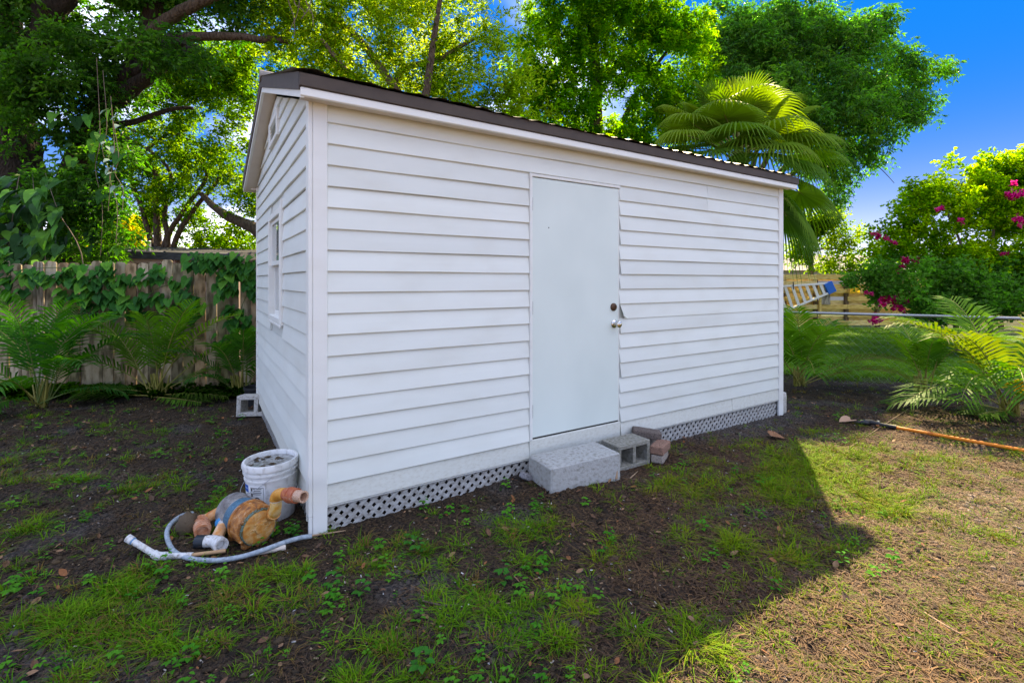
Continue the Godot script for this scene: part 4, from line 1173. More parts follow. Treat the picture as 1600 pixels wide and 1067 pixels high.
func clump(n: int, radius: float, l: float, w: float, droop: float, seed_n: int, twigs := 4) -> ArrayMesh:
	# a spray of foliage: a few twigs with leaves set along them
	var r := RandomNumberGenerator.new()
	r.seed = seed_n
	var mb := MB.new()
	var per := n / twigs
	for t in twigs:
		var dir := Vector3(r.randf_range(-1, 1), r.randf_range(-0.45, 0.8), r.randf_range(-1, 1)).normalized()
		var reach := radius * r.randf_range(0.7, 1.15)
		var a := dir * -0.25 * radius + Vector3(r.randf_range(-1, 1), r.randf_range(-1, 1), r.randf_range(-1, 1)) * 0.35 * radius
		var tip := a + dir * reach + Vector3.DOWN * droop * radius * 0.6
		var side := dir.cross(Vector3.UP).normalized() * 0.004
		mb.tri(a - side, a + side, tip, Color(0.75, 0.5, 0.6))
		for k in per:
			var f := (k + r.randf()) / per
			var p := a.lerp(tip, f) + Vector3(r.randf_range(-1, 1), r.randf_range(-1, 1), r.randf_range(-1, 1)) * radius * 0.10
			var out := (dir * 0.5 + Vector3(r.randf_range(-1, 1), r.randf_range(-0.7, 0.7) - droop * 1.3, r.randf_range(-1, 1))).normalized()
			var ll := l * r.randf_range(0.65, 1.2)
			var ww := w * r.randf_range(0.7, 1.15) * 0.5
			var sd := out.cross(Vector3(r.randf_range(-1, 1), r.randf_range(-0.2, 1.0), r.randf_range(-1, 1))).normalized()
			var up := sd.cross(out)
			var mid := p + out * ll * 0.45
			var end := p + out * ll - up * ll * 0.12
			var tone := r.randf_range(0.7, 1.25)
			var col := Color(tone * r.randf_range(0.9, 1.15), tone, tone * r.randf_range(0.8, 1.1))
			mb.tri(p, mid + sd * ww + up * ww * 0.4, end, col)
			mb.tri(p, end, mid - sd * ww + up * ww * 0.4, col)
	return mb.mesh()

func crown(parent: Node3D, lobes: Array, n: int, m: Mesh, mt: Material, cols: Array, gap := -0.12, gap_freq := 0.8, size := 1.0, called := "crown", shell := 2.0) -> void:
	# lobes: picture bearing x, y, depth, half width and half height in the same measure, thickness factor
	var where := []
	var tint := []
	var total := 0.0
	var cum := []
	for q in lobes:
		var k: float = q[2] / F
		total += q[3] * k * q[4] * k * pow(q[3] * k, 0.5)
		cum.append(total)
	var tries := 0
	var inv := parent.transform.affine_inverse()
	while where.size() < n and tries < n * 6:
		tries += 1
		var u := rng.randf() * total
		var i := 0
		while cum[i] < u: i += 1
		var q: Array = lobes[i]
		var k: float = q[2] / F
		var dir := Vector3(rng.randfn(), rng.randfn(), rng.randfn()).normalized()
		var rad := pow(rng.randf(), 1.0 / (1.0 + shell))
		var thick: float = q[5] if q.size() > 5 else 0.6
		var wob := 1.0 + 0.35 * noise_a.get_noise_3d(dir.x * 2.0 + i * 7.0, dir.y * 2.0, dir.z * 2.0)
		var p := spot(q[0], q[1], q[2]) + Vector3(dir.x * q[3] * k, dir.y * q[4] * k, dir.z * q[3] * k * thick) * rad * wob
		if p.y < 0.15: continue
		if noise_b.get_noise_3d(p.x * gap_freq, p.y * gap_freq + 50.0, p.z * gap_freq) < gap: continue
		var ls := shed_local(p.x, -p.z)
		if ls.x > -0.5 and ls.x < SHED_L + 0.35 and ls.y > -SHED_W - 0.45 and p.y < 3.6: continue
		where.append(inv * Transform3D(turned(rr(0, TAU), rr(-0.5, 0.5), rr(-0.5, 0.5), size * rr(0.75, 1.25)), p))
		var c0: Color = cols[rng.randi() % cols.size()]
		var c1: Color = cols[rng.randi() % cols.size()]
		tint.append(c0.lerp(c1, rng.randf()) * rr(0.75, 1.3) * leaf_gain * Color(1.04, 1.0, 0.95))
	scatter(parent, called, m, mt, where, tint)

func limb(parent: Node3D, called: String, pts: Array, r0: float, r1: float, mt: Material, sides := 10) -> MeshInstance3D:
	# pts are world points
	var q := smooth_path(pts, 5)
	var rads := []
	for i in q.size():
		rads.append(lerpf(r0, r1, pow(float(i) / (q.size() - 1), 0.8)))
		q[i] = q[i] - parent.position + Vector3(noise_b.get_noise_1d(i * 9.0 + r0 * 90.0), noise_b.get_noise_1d(i * 9.0 + 300.0), 0) * r1 * 0.8
	var mb := MB.new()
	mb.tube(q, rads, sides, Color.WHITE, 0.10, int(r0 * 1000.0))
	return part(parent, called, mb.mesh(), mt)

func build_trees() -> void:
	# ---- the big vine-grown tree behind the picket fence
	var base := Vector3(-8.75, 0, -8.4)
	var oak := thing("oak_tree", "large dark spreading tree overgrown with vines behind the picket fence", "tree", base)
	limb(oak, "trunk", [base, spot(8, 330, 8.4), spot(12, 230, 8.4), spot(-2, 120, 8.3), spot(-30, -60, 8.2)], 0.5, 0.3, M.dark_bark, 16)
	limb(oak, "limb", [spot(12, 250, 8.4), spot(35, 120, 8.2), spot(75, 40, 8.0), spot(110, -60, 7.8)], 0.28, 0.17, M.dark_bark, 12)
	limb(oak, "limb", [spot(100, 440, 8.6), spot(104, 330, 8.6), spot(125, 230, 8.5), spot(185, 140, 8.4), spot(240, 95, 8.3), spot(285, 60, 8.2)], 0.25, 0.13, M.dark_bark, 14)
	limb(oak, "limb", [spot(205, 118, 8.4), spot(235, 40, 8.4), spot(238, -40, 8.4)], 0.17, 0.12, M.dark_bark)
	limb(oak, "limb", [spot(205, 82, 8.3), spot(255, 36, 8.2), spot(300, 8, 8.1), spot(360, -14, 8.0)], 0.12, 0.08, M.bark)
	limb(oak, "limb", [spot(208, 80, 8.3), spot(262, 62, 8.3), spot(330, 56, 8.4), spot(400, 60, 8.6), spot(450, 64, 8.8)], 0.10, 0.05, M.bark)
	limb(oak, "limb", [spot(170, 160, 8.3), spot(215, 132, 8.2), spot(270, 90, 8.2), spot(310, 72, 8.2)], 0.17, 0.05, M.dark_bark)
	limb(oak, "limb", [spot(150, 200, 8.4), spot(210, 190, 8.6), spot(260, 172, 8.8), spot(300, 168, 9.0)], 0.07, 0.025, M.dark_bark)
	crown(oak, [[40, 60, 8.0, 110, 80], [150, 110, 8.2, 90, 60], [120, 200, 8.1, 80, 60], [60, 180, 7.8, 60, 60], [120, 290, 8.0, 70, 80], [200, 30, 8.4, 100, 60], [300, 10, 8.6, 110, 50], [20, -80, 8.2, 180, 120], [240, -110, 8.4, 220, 110], [60, 350, 8.0, 80, 60], [140, 370, 7.7, 60, 50], [120, 300, 7.6, 70, 70], [150, 220, 7.8, 60, 60], [70, 240, 7.7, 60, 60], [210, 120, 8.0, 50, 40], [280, 90, 7.7, 60, 30], [200, 60, 7.6, 60, 40], [80, 90, 7.4, 60, 60], [30, 150, 7.5, 60, 60]], 2250, clump(44, 0.42, 0.105, 0.046, 0.25, 101), M.dark_leaf, [Color(0.022, 0.06, 0.01), Color(0.035, 0.09, 0.012), Color(0.06, 0.125, 0.016)], -0.08, 0.9, 0.9)
	# ---- round-leaved vine over its foot, large enough to pick the leaves apart
	var big := heart_mesh(0.215, 0.165, 0.25, 5, true)
	var vine := thing("climbing_vine", "large leaved climbing vine hanging over the fence at its left end", "vine", Vector3(-7.3, 0, -6.9))
	for k in 3:
		limb(vine, "stem", [Vector3(-7.6 + k * 0.5, 0.0, -7.2), spot(10 + 60 * k, 420, 6.9), spot(20 + 35 * k, 330, 7.0), spot(30 + 20 * k, 270, 7.2)], 0.009, 0.004, M.twig, 6)
	var vm := [vine_mat(Color(0.04, 0.13, 0.018)), vine_mat(Color(0.03, 0.10, 0.017)), vine_mat(Color(0.11, 0.27, 0.03)), vine_mat(Color(0.02, 0.065, 0.015))]
	for k in 165:
		var low := k < 115
		var p := spot(rr(-30, 95), rr(275, 412), rr(6.55, 7.1)) if low else spot(rr(70, 190), rr(170, 400), rr(7.3, 7.7))
		if low and p.y > EYE + (HORIZON - 250.0 - 0.9 * maxf(0.0, (p.x + 5.9) * 60.0)) / F * 6.8: continue
		hang_leaf(vine, big, vm[rng.randi() % 4], p, rr(0.65, 1.25) * (1.0 if low else 0.9))
	var hv := thing("hanging_vine", "thin vine strand dangling from the big tree with pale round leaves", "vine", spot(170, 60, 7.4))
	var o := hv.position
	var tw := MB.new()
	for s in [[160, 110, 168, 330], [172, 150, 180, 380], [150, 90, 156, 400], [176, 190, 190, 330]]:
		var a := spot(s[0], s[1], 7.4) - o
		var b := spot(s[2], s[3], 7.4) - o
		tw.tube(smooth_path([a, a.lerp(b, 0.4) + Vector3(0.07, 0, 0.05), a.lerp(b, 0.55) - Vector3(0.05, 0.03, 0), a.lerp(b, 0.75) + Vector3(0.06, 0, 0.02), b], 4), [0.0045], 5)
	part(hv, "strand", tw.mesh(), M.twig)
	var pm := vine_mat(Color(0.24, 0.33, 0.30))
	for s in [[166, 172], [184, 182], [186, 196], [166, 222], [171, 230], [172, 263], [177, 270], [176, 284], [180, 292], [171, 250]]:
		hang_leaf(hv, big, pm, spot(s[0], s[1], 7.35), 0.62, true)
	# ---- mid-distance tree with several stems, sky showing through
	base = Vector3(-9.0, 0, -12.4)
	var t2 := thing("branching_tree", "many stemmed tree with small leaves and sky gaps behind the low roof", "tree", base)
	for s in [[246, 243, 236, 150], [262, 256, 262, 170], [255, 285, 320, 200], [236, 222, 205, 275], [270, 300, 345, 260]]:
		limb(t2, "trunk" if s[0] == 246 else "limb", [base + Vector3((s[0] - 246) * 0.01, 0, 0), spot(s[0], 390, 12.4), spot(s[1], 330, 12.4), spot(s[2], 260, 12.4), spot(s[3], 200, 12.4)], 0.13 if s[0] == 246 else 0.09, 0.03, M.bark, 8)
	limb(t2, "limb", [spot(450, 410, 11.4), spot(405, 362, 11.4), spot(350, 335, 11.6), spot(310, 300, 12.0)], 0.22, 0.05, M.bark, 10)
	crown(t2, [[250, 190, 12.4, 75, 55], [330, 150, 12.0, 75, 60], [290, 270, 12.4, 95, 55], [370, 250, 11.8, 60, 70], [215, 290, 12.6, 50, 40], [380, 330, 11.8, 50, 40], [300, 100, 12.0, 90, 50], [400, 110, 11.4, 70, 60], [340, 390, 12.8, 60, 25], [395, 395, 12.6, 40, 20], [260, 340, 12.8, 60, 25], [330, 345, 12.8, 50, 25], [360, 372, 12.9, 50, 20]], 1500, clump(40, 0.40, 0.10, 0.05, 0.15, 102), M.leaf, [Color(0.05, 0.115, 0.02), Color(0.08, 0.15, 0.022), Color(0.12, 0.18, 0.025), Color(0.035, 0.08, 0.018)], 0.0, 1.1, 0.85)
	# ---- the olive canopy over the back of the shed
	base = shed_at(3.0, 0, -SHED_W - 2.6)
	var t3 := thing("olive_tree", "sunlit olive green tree leaning over the left of the shed roof", "tree", base)
	limb(t3, "trunk", [base, base + Vector3(0.1, 1.6, 0), base + Vector3(-0.1, 3.4, 0.2), base + Vector3(0.2, 5.2, 0.4), base + Vector3(0.5, 6.8, 0.6)], 0.22, 0.03, M.bark, 12)
	limb(t3, "limb", [base + Vector3(0, 3.0, 0.1), spot(575, 150, 9.6), spot(540, 110, 9.0), spot(500, 60, 8.7)], 0.10, 0.03, M.pale_bark)
	limb(t3, "limb", [base + Vector3(0, 3.2, 0.1), spot(620, 125, 9.6), spot(680, 95, 9.4), spot(740, 60, 9.2)], 0.10, 0.03, M.pale_bark)
	limb(t3, "limb", [base + Vector3(0.1, 4.2, 0.1), spot(560, 60, 9.4), spot(480, 20, 9.0), spot(430, -20, 8.8)], 0.09, 0.03, M.pale_bark)
	for s in [[450, 0, 460, 55], [468, -5, 452, 48], [478, 2, 489, 40], [460, 5, 476, 24], [486, -4, 470, 30]]:
		limb(t3, "bare_twig", [spot(s[0], s[1] - 25, 8.2), spot(s[0], s[1], 8.2), spot((s[0] + s[2]) * 0.5 + 4, (s[1] + s[3]) * 0.5, 8.2), spot(s[2], s[3], 8.2)], 0.012, 0.006, M.pale_bark, 5)
	crown(t3, [[480, 60, 9.0, 80, 60], [560, 40, 9.2, 90, 60], [650, 50, 9.4, 90, 60], [740, 70, 9.6, 80, 60], [600, 120, 9.4, 90, 45], [700, 140, 9.6, 90, 45], [520, 110, 9.0, 60, 40], [790, 110, 9.8, 60, 50], [620, -60, 9.4, 170, 70], [800, 180, 9.8, 70, 35], [430, 20, 8.8, 60, 50], [600, 230, 10.2, 170, 60], [450, -40, 9.0, 120, 60]], 1500, clump(46, 0.40, 0.12, 0.040, 0.2, 103), M.olive_leaf, [Color(0.12, 0.18, 0.024), Color(0.17, 0.22, 0.038), Color(0.10, 0.155, 0.02), Color(0.22, 0.26, 0.065)], -0.12, 1.1, 0.85)
	# ---- dense vivid tree behind the middle of the roof
	base = Vector3(2.0, 0, -13.5)
	var t4 := thing("broadleaf_tree", "dense vivid green tree filling the sky behind the middle of the roof", "tree", base)
	limb(t4, "trunk", [base, base + Vector3(0.1, 2.5, 0), base + Vector3(0.3, 5.5, 0), base + Vector3(0.2, 8.5, 0)], 0.3, 0.14, M.bark, 12)
	for s in [[850, 150], [930, 60], [1050, 70], [1010, 180], [1090, 160]]:
		limb(t4, "limb", [base + Vector3(0.2, 3.8, 0), base.lerp(spot(s[0], s[1], 13.4), 0.5) + Vector3(0.1, 2.4, 0), spot(s[0], s[1], 13.4)], 0.13, 0.03, M.bark)
	crown(t4, [[870, 90, 13.0, 75, 65], [960, 70, 13.2, 85, 70], [1050, 80, 13.4, 80, 70], [900, 190, 13.0, 85, 55], [1000, 170, 12.8, 90, 60], [1080, 170, 13.2, 60, 60], [950, 0, 13.4, 110, 50], [1065, 40, 13.6, 45, 40], [860, 10, 13.4, 60, 40], [960, 240, 13.0, 110, 40], [830, 150, 13.0, 50, 60], [940, -50, 13.6, 100, 40]], 2000, clump(44, 0.44, 0.125, 0.055, 0.2, 104), M.leaf, [Color(0.055, 0.14, 0.011), Color(0.09, 0.19, 0.014), Color(0.15, 0.235, 0.018), Color(0.04, 0.10, 0.013)], -0.32, 0.75, 0.95)
	# ---- darker drooping tree on the right against the blue
	base = Vector3(8.7, 0, -18.2)
	var t5 := thing("weeping_tree", "dark green drooping leaved tree against blue sky behind the fan palm", "tree", base)
	limb(t5, "trunk", [base, base + Vector3(-0.2, 2.6, 0), base + Vector3(-0.3, 5.5, 0), base + Vector3(0.0, 8.0, 0)], 0.32, 0.15, M.bark, 12)
	for s in [[1180, 80], [1300, 60], [1400, 110], [1440, 150], [1330, 190], [1200, 170]]:
		limb(t5, "limb", [base + Vector3(-0.2, 4.0, 0), base.lerp(spot(s[0], s[1], 18.0), 0.55) + Vector3(0.0, 2.2, 0), spot(s[0], s[1], 18.0)], 0.13, 0.025, M.bark)
	limb(t5, "limb", [spot(1330, 215, 17.8), spot(1352, 250, 17.8), spot(1375, 262, 17.8), spot(1398, 286, 17.8)], 0.03, 0.008, M.bark, 6)
	crown(t5, [[1190, 60, 18.0, 85, 60], [1280, 60, 18.0, 75, 52], [1350, 75, 18.2, 70, 48], [1410, 110, 18.2, 55, 38], [1450, 105, 18.2, 35, 18], [1300, 150, 17.6, 95, 60], [1390, 165, 18.0, 55, 38], [1200, 150, 17.6, 80, 60], [1340, 215, 17.8, 50, 32], [1290, 235, 17.6, 50, 40], [1140, 100, 18.0, 60, 60], [1135, 40, 18.4, 50, 45], [1120, 170, 18.0, 50, 50], [1250, 5, 18.2, 60, 35], [1310, 285, 17.8, 22, 30], [1440, 190, 18.0, 28, 20], [1480, 100, 18.2, 12, 8], [1462, 150, 18.0, 16, 7], [1425, 215, 18.0, 14, 8], [1375, 250, 17.8, 14, 10], [1330, 262, 17.8, 18, 14], [1370, 30, 18.3, 40, 22]], 2600, clump(44, 0.46, 0.15, 0.05, 0.75, 105), M.dark_leaf, [Color(0.04, 0.11, 0.015), Color(0.065, 0.16, 0.02), Color(0.10, 0.19, 0.022), Color(0.04, 0.095, 0.03)], -0.16, 0.7, 1.1)
	# ---- thin yellowish tree further off on the right
	base = Vector3(11.6, 0, -19.0)
	var t6 := thing("thin_tree", "sparse yellow green tree with pale sky showing through beyond the yellow fence", "tree", base)
	limb(t6, "trunk", [base, spot(1268, 400, 19.0), spot(1262, 350, 19.0), spot(1280, 300, 19.0)], 0.12, 0.04, M.pale_bark, 8)
	limb(t6, "limb", [spot(1265, 392, 19.0), spot(1300, 388, 19.0), spot(1345, 392, 19.0)], 0.05, 0.02, M.pale_bark, 6)
	crown(t6, [[1290, 350, 19.0, 38, 32], [1330, 375, 19.0, 40, 22], [1260, 330, 19.0, 30, 40], [1255, 390, 19.0, 25, 25], [1320, 408, 18.6, 50, 12]], 330, clump(36, 0.5, 0.15, 0.075, 0.3, 106), M.leaf, [Color(0.10, 0.16, 0.02), Color(0.14, 0.19, 0.03), Color(0.06, 0.11, 0.02)], 0.02, 0.8, 0.85)
	# ---- shrubs behind the fences
	var g := thing("golden_shrub", "golden yellow leaved shrub glowing in the sun behind the low roof", "shrub", Vector3(-11.4, 0, -14.5))
	limb(g, "trunk", [g.position, spot(192, 400, 14.5), spot(194, 370, 14.5)], 0.06, 0.03, M.bark, 6)
	crown(g, [[192, 358, 14.5, 30, 22], [185, 385, 14.5, 40, 18]], 130, clump(40, 0.36, 0.13, 0.05, 0.3, 107), M.leaf, [Color(0.30, 0.24, 0.04), Color(0.26, 0.22, 0.05), Color(0.36, 0.28, 0.08)], -0.4, 0.8, 0.9)
	g = thing("green_shrub", "bright green rounded shrub left of the golden one behind the low roof", "shrub", Vector3(-12.6, 0, -15.5))
	limb(g, "trunk", [g.position, spot(165, 400, 15.5), spot(163, 370, 15.5)], 0.06, 0.03, M.bark, 6)
	crown(g, [[150, 375, 15.5, 36, 32], [205, 345, 16.0, 40, 14], [120, 390, 15.5, 40, 30]], 240, clump(40, 0.4, 0.12, 0.06, 0.2, 108), M.leaf, [Color(0.10, 0.17, 0.02), Color(0.16, 0.2, 0.03), Color(0.07, 0.13, 0.02)], -0.25, 0.8, 0.9)
	g = thing("hedge_tree", "low dense row of far trees closing the view beyond the neighbouring yards", "trees", Vector3(0, 0, -38))
	g.set_meta("kind", "stuff")
	var far := []
	for k in 46:
		far.append([-900 + k * 72.0, 425 + 8.0 * sin(k * 2.3), 38.0 + 4.0 * sin(k * 1.7), 55, 22 + 7.0 * sin(k * 3.1), 0.6])
	crown(g, far, 1500, clump(40, 0.9, 0.35, 0.17, 0.2, 109), M.leaf, [Color(0.05, 0.10, 0.02), Color(0.08, 0.13, 0.025)], -0.4, 0.3, 1.2)
	# ---- bougainvillea
	base = Vector3(9.3, 0, -9.8)
	var bo := thing("bougainvillea", "rambling bougainvillea bush with magenta flowers behind the chain link fence", "bush", base)
	for s in [[1480, 330], [1560, 300], [1420, 380], [1530, 400], [1610, 340], [1460, 440]]:
		limb(bo, "stem", [base + Vector3(rr(-0.3, 0.3), 0, rr(-0.2, 0.2)), base.lerp(spot(s[0], s[1], 9.8), 0.5) + Vector3(0.1, 0.4, 0), spot(s[0], s[1], 9.8)], 0.05, 0.012, M.twig, 6)
	var bl := clump(40, 0.30, 0.085, 0.062, 0.1, 110)
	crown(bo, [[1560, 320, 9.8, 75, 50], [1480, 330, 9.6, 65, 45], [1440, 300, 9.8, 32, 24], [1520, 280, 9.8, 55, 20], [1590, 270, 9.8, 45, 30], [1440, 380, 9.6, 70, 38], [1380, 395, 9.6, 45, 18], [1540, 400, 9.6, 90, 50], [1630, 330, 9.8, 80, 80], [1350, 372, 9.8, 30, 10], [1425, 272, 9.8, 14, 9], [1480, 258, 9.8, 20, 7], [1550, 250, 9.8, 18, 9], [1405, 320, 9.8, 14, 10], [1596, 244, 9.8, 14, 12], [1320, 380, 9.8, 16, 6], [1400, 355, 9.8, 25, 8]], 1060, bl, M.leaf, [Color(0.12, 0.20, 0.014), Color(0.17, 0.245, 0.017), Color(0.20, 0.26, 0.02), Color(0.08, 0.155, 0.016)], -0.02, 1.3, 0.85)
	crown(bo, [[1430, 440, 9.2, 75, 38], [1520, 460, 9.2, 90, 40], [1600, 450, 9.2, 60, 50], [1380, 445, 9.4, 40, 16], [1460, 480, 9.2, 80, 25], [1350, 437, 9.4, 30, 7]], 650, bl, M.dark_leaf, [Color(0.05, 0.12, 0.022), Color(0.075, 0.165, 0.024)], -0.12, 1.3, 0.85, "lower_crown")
	var fm := clump(34, 0.11, 0.055, 0.05, 0.1, 111)
	var fw := []
	var fc := []
	for s in [[1382, 472, 9], [1396, 468, 9], [1408, 478, 10], [1412, 472, 8], [1372, 500, 9], [1364, 497, 7], [1378, 372, 6], [1368, 368, 6], [1418, 405, 7], [1434, 405, 6], [1408, 414, 6], [1395, 378, 5], [1468, 325, 6], [1506, 346, 6], [1582, 303, 8], [1590, 306, 8], [1596, 302, 7], [1590, 340, 7], [1598, 348, 7], [1360, 455, 5], [1570, 395, 5], [1590, 286, 6], [1404, 425, 5]]:
		for k in 3:
			fw.append(Transform3D(turned(rr(0, TAU), rr(-1, 1), 0, s[2] * 0.11 * rr(0.7, 1.1)), spot(s[0] + rr(-6, 6), s[1] + rr(-4, 4), 9.05 + rr(-0.15, 0.1)) - base))
			fc.append(Color(0.75, 0.02, 0.30).lerp(Color(0.9, 0.08, 0.42), rng.randf()) if s[1] > 430 or s[1] < 350 else Color(0.68, 0.04, 0.24))
	scatter(bo, "flowers", fm, M.petal, fw, fc)

func vine_mat(c: Color) -> StandardMaterial3D:
	var m := mat(c.linear_to_srgb(), 0.48)
	m.metallic_specular = 0.22
	m.vertex_color_use_as_albedo = true
	m.cull_mode = BaseMaterial3D.CULL_DISABLED
	m.backlight_enabled = true
	m.backlight = Color(0.6, 0.7, 0.25)
	return m

func hang_leaf(parent: Node3D, m: Mesh, mt: Material, p: Vector3, s: float, flat := false) -> void:
	# blade hanging down and facing out
	var b := Basis(Vector3.UP, rr(-0.7, 0.7)) * Basis(Vector3.RIGHT, rr(0.5, 1.25) if not flat else rr(0.2, 0.8)) * Basis(Vector3.UP, rr(-0.5, 0.5))
	part(parent, "leaf", m, mt, Transform3D(b.scaled(Vector3(s, s, s)), p - parent.position))

# ---------------------------------------------------------------- palms
func fan_leaf(parent: Node3D, start: Vector3, hub: Vector3, radius: float, tip_droop: float, mt: Material, tone: Color) -> void:
	var axis := (hub - start).normalized()
	var side := axis.cross(Vector3.UP).normalized()
	if side.length() < 0.5: side = Vector3.RIGHT
	var nrm := side.cross(axis).normalized()
	axis = (axis - Vector3.UP * 0.25).normalized()
	nrm = side.cross(axis).normalized()
	var mb := MB.new()
	var n := 46
	var o := hub - parent.position
	var pt := func(a: float, r: float, lift: float) -> Vector3:
		var d := axis * cos(a) + side * sin(a)
		var q := o + d * r + nrm * (lift + 0.10 * r * r / radius - 0.12 * absf(sin(a)) * r)
		var over := maxf(0.0, r / radius - 0.45)
		return q + Vector3.DOWN * tip_droop * radius * over * over * 1.6
	for i in n:
		var a0 := -2.5 + 5.0 * i / n
		var a1 := -2.5 + 5.0 * (i + 1) / n
		var am := (a0 + a1) * 0.5
		var rl := radius * (0.78 + 0.22 * cos(am * 0.75)) * rr(0.92, 1.05)
		var r1 := radius * 0.5
		var pl := radius * 0.018
		var col := tone * rr(0.82, 1.18)
		col.a = 1.0
		mb.tri(o, pt.call(a0, r1, -pl), pt.call(am, r1, pl), col)
		mb.tri(o, pt.call(am, r1, pl), pt.call(a1, r1, -pl), col)
		var w := (a1 - a0) * 0.5
		var jit := rr(-0.02, 0.02)
		var l0: Vector3 = pt.call(a0, r1, -pl)
		var m0: Vector3 = pt.call(am, r1, pl)
		var r0: Vector3 = pt.call(a1, r1, -pl)
		for s in 3:
			var f := (s + 1) / 3.0
			var rr1 := lerpf(r1, rl, f)
			var ww := w * (1.0 - f) * 0.85
			var l1: Vector3 = pt.call(am - ww + jit * f, rr1, -pl * (1.0 - f))
			var m1: Vector3 = pt.call(am + jit * f, rr1, pl * (1.0 - f))
			var q1: Vector3 = pt.call(am + ww + jit * f, rr1, -pl * (1.0 - f))
			mb.tri(l0, l1, m1, col); mb.tri(l0, m1, m0, col); mb.tri(m0, m1, q1, col); mb.tri(m0, q1, r0, col)
			l0 = l1; m0 = m1; r0 = q1
	var leaf := part(parent, "fan_leaf", mb.mesh(), mt)
	var st := MB.new()
	var s0 := start - parent.position
	st.tube(smooth_path([s0, s0.lerp(o, 0.5) + Vector3.UP * 0.10, o, o + axis * radius * 0.12], 4), [0.016, 0.012], 6)
	part(leaf, "stalk", st.mesh(), M.cane)

func build_fan_palm() -> void:
	var base := Vector3(5.25, 0, -11.3)
	var palm := thing("fan_palm", "tall fan palm with drooping pleated leaves behind the right end of the shed", "palm tree", base)
	var head := spot(1158, 246, 11.3)
	var tr := MB.new()
	var pts := []
	var rads := []
	for k in 30:
		var f := k / 29.0
		pts.append(Vector3.ZERO.lerp(head - base, f))
		rads.append(lerpf(0.17, 0.13, f) * (1.0 + (0.06 if k % 2 else 0.0)))
	tr.tube(pts, rads, 14)
	part(palm, "trunk", tr.mesh(), M.bark)
	# hub of every fan: bearing x, y and depth, its radius, how far its tips droop
	var leaves := [[1135, 185, 8.1, 0.95, 1.0], [1085, 195, 8.3, 0.85, 1.2], [1175, 178, 8.2, 0.98, 1.0], [1205, 205, 8.0, 0.9, 1.1], [1235, 215, 8.3, 0.95, 1.3], [1258, 218, 8.6, 0.80, 1.2], [1075, 232, 8.6, 0.85, 1.4], [1110, 160, 8.9, 0.8, 0.7], [1150, 150, 9.2, 0.8, 0.6], [1205, 170, 9.0, 0.8, 0.8], [1240, 250, 8.2, 0.85, 1.5], [1190, 240, 7.9, 0.85, 1.3], [1110, 235, 8.0, 0.8, 1.3], [1150, 205, 7.8, 0.9, 1.1], [1250, 300, 8.9, 0.9, 1.4], [1225, 330, 8.7, 0.9, 1.5], [1065, 178, 9.0, 0.65, 0.9], [1095, 215, 9.4, 0.85, 1.2], [1270, 240, 9.2, 0.85, 1.3], [1130, 255, 8.6, 0.8, 1.4], [1165, 225, 8.0, 0.85, 1.2], [1215, 225, 7.7, 0.8, 1.3], [1070, 210, 8.0, 0.75, 1.4], [1245, 330, 8.3, 0.75, 1.6], [1125, 170, 8.6, 0.8, 0.45], [1165, 158, 8.8, 0.8, 0.4], [1195, 172, 8.6, 0.8, 0.5], [1100, 185, 8.8, 0.75, 0.6], [1225, 190, 8.8, 0.8, 0.6], [1150, 180, 8.3, 0.85, 0.6]]
	for q in leaves:
		var tone := Color(0.15, 0.28, 0.022).lerp(Color(0.24, 0.34, 0.03), rng.randf())
		if q[1] > 230: tone = Color(0.11, 0.24, 0.03).lerp(Color(0.18, 0.30, 0.035), rng.randf())
		fan_leaf(palm, head + Vector3(rr(-0.06, 0.06), rr(-0.25, 0.05), rr(-0.06, 0.06)), spot(q[0], q[1], q[2] * 1.3), q[3] * 1.18 * rr(0.92, 1.05), q[4], M.palm_leaf, tone)
	var dead := MB.new()
	for k in 3:
		var a := head - base + Vector3(rr(-0.1, 0.1), 0.2, 0)
		dead.tube(smooth_path([a, a + Vector3(-0.05 + k * 0.1, 0.7, 0), a + Vector3(-0.05 + k * 0.16, 1.15 + 0.1 * k, 0.1)], 4), [0.010, 0.004], 5)
	part(palm, "flower_stalk", dead.mesh(), M.cane)

